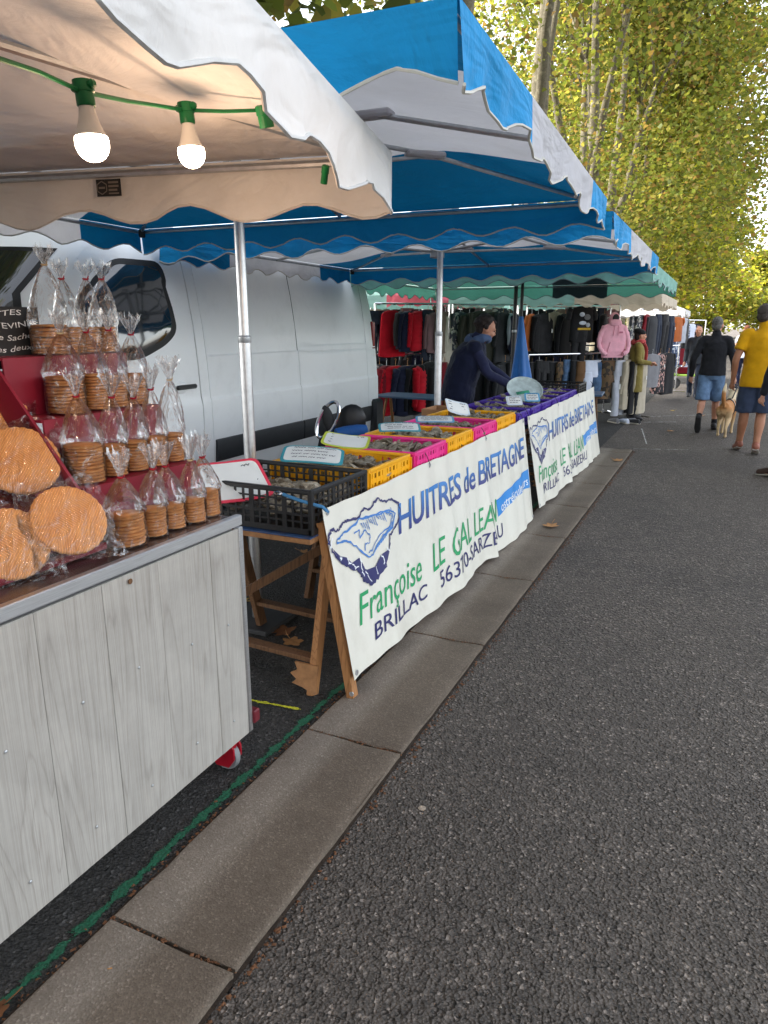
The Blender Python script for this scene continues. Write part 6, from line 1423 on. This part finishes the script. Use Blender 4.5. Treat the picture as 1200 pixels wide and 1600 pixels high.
for i, (x, y) in enumerate([(-14, 104), (-3, 112), (5, 122)]):
    plane_tree(x, y, 10, 7.0, 6000, .5, 60 + i, 'distant tree closing the end of the street, %s from the left' % ['first', 'second', 'third', 'fourth', 'fifth'][i], 1.2, TONESY, False, (0, 0), 1.0, 1.4, 'trees at the end of the street')  # leaf colour lightened here too, standing in for sunlit haze
# unseen trees: some added to shade the stalls, others mirrored in the van's glass
for i, (x, y) in enumerate([(-9.5, 8.5), (-9.5, 2.0), (1.5, -10), (-6.5, -9), (-10, -4)]):
    plane_tree(x, y, 15, 6.0, 9000, .34, 40 + i, ['plane tree behind the rear half of the van', 'plane tree behind the front of the van', 'plane tree behind the viewer', 'plane tree behind the biscuit stall', 'plane tree beyond the biscuit stall'][i], 4.6, TONES, False, (0, 0), 1.0, 1.0, 'plane trees around the viewer')

# ------------------------------------------------------------------ fallen leaves and litter
DRY = [M('dry_leaf_tan', srgb(168, 122, 76), .8, .3, 30), M('dry_leaf_brown', srgb(112, 72, 42), .8, .3, 30), M('dry_leaf_yellow', srgb(170, 140, 70), .8, .3, 30)]
def fallen(x, y, z, s, rz, mat, seed, label, group):
    rr = random.Random(seed); mb = MB(); c = [(0, 0, .004)]; pts = []
    for k in range(20):
        a = 2 * math.pi * k / 20; r = .5 * (1 + .26 * math.cos(5 * a)) * (1 + .12 * rr.uniform(-1, 1)) * (.7 + .3 * abs(math.cos(a / 2)))
        pts.append((r * math.cos(a) * s, r * math.sin(a) * s, .003 + s * .22 * r * r * (1 + rr.uniform(-.4, .4))))
    mb.v = [(0, 0, .006)] + [(p[0] * .5, p[1] * .5, .008) for p in pts] + pts; n = 20
    for k in range(n): j = (k + 1) % n; mb.f.append((0, 1 + k, 1 + j)); mb.f.append((1 + k, 1 + n + k, 1 + n + j, 1 + j))
    mb.tube([(-.2 * s, 0, .006), (-.75 * s, .03 * s, .012), (-1.0 * s, .1 * s, .02)], .0018, 4)
    o = mb.build('fallen_leaf', mat, None, angle=180); o.location = (x, y, z); o.rotation_euler = (rr.uniform(-.1, .1), rr.uniform(-.1, .1), rz); return put(o, label, 'leaf', group)
rr = random.Random(5)
LV = [(-1.30, 1.62 - .63, .0085, .07, 'dry leaf in the gutter below the kerb joint nearest the viewer', 0), (-1.41, .83, .009, .06, 'second dry leaf in the gutter at the lower left corner', 1), (-1.12, 5.62, .03, .12, 'tan leaf lying on the kerb below the far banner', 0), (-1.02, 8.9, .026, .13, 'tan leaf on the kerb near its far end', 0)]
for i, (x, y, z, s, lab, k) in enumerate(LV): fallen(x, y, z, s, rr.random() * 6, DRY[k], i, lab, 'fallen leaves on the kerb')
for i in range(34):
    x, y = rr.uniform(-3.2, -1.62), rr.uniform(2.5, 5.5)
    fallen(x, y, .006, rr.uniform(.07, .13), rr.random() * 6, DRY[i % 3], 20 + i, 'dry leaf on the dark asphalt under the oyster tables', 'fallen leaves under the oyster tables')
for i in range(14):
    fallen(rr.uniform(-.8, 1.2), rr.uniform(9, 20), .004, rr.uniform(.08, .13), rr.random() * 6, DRY[i % 3], 90 + i, 'dry leaf on the road ahead', 'fallen leaves on the road')
V = []; F = []; rs = np.random.RandomState(8)
def chip(x, y, z, s):
    b = len(V); a = rs.uniform(0, 6.28); w = s * rs.uniform(.3, .8)
    for (u, v) in ((-s, -w), (s, -w), (s, w), (-s, w)): V.append((x + u * math.cos(a) - v * math.sin(a), y + u * math.sin(a) + v * math.cos(a), z + rs.uniform(0, .004)))
    V.append((x, y, z + .004 + s * .3))
    for k in range(4): F.append((b + k, b + (k + 1) % 4, b + 4))
for i in range(900): chip(KB - .006 + rs.normal() * .012, rs.uniform(.3, 9.8), .012, rs.uniform(.002, .007))
for i in range(900): chip(KF + .010 + abs(rs.normal()) * .014, rs.uniform(.3, 9.8), .003, rs.uniform(.002, .007))
for k in range(9):
    for i in range(60): chip(rs.uniform(KB, KF), 1.15 + 1.05 * k + rs.normal() * .005, .014, rs.uniform(.002, .006))
m = MB(); m.v = V; m.f = F; put(m.build('leaf_litter', M('litter', srgb(104, 70, 46), .9, .5, 40), smooth=False), 'crumbled brown leaf litter along both edges of the kerb', 'litter', kind='stuff')
V = []; F = []
for i in range(500):
    x, y = rs.uniform(-.9, 2.2), rs.uniform(.6, 9); chip(x, y, .002, rs.uniform(.0015, .004))
m = MB(); m.v = V; m.f = F; put(m.build('grit', M('grit_pale', srgb(170, 160, 148), .9, .4, 40), smooth=False), 'pale grit scattered over the road', 'grit', kind='stuff')
t = put(MB().lathe([(.014, 0), (.011, .0015), (.002, .002)], (-.77, 1.96, .001), 18).build('dried_spot', M('spot_pale', srgb(150, 138, 124), .9, .4, 60)), 'small pale dried spot on the road surface', 'stain')
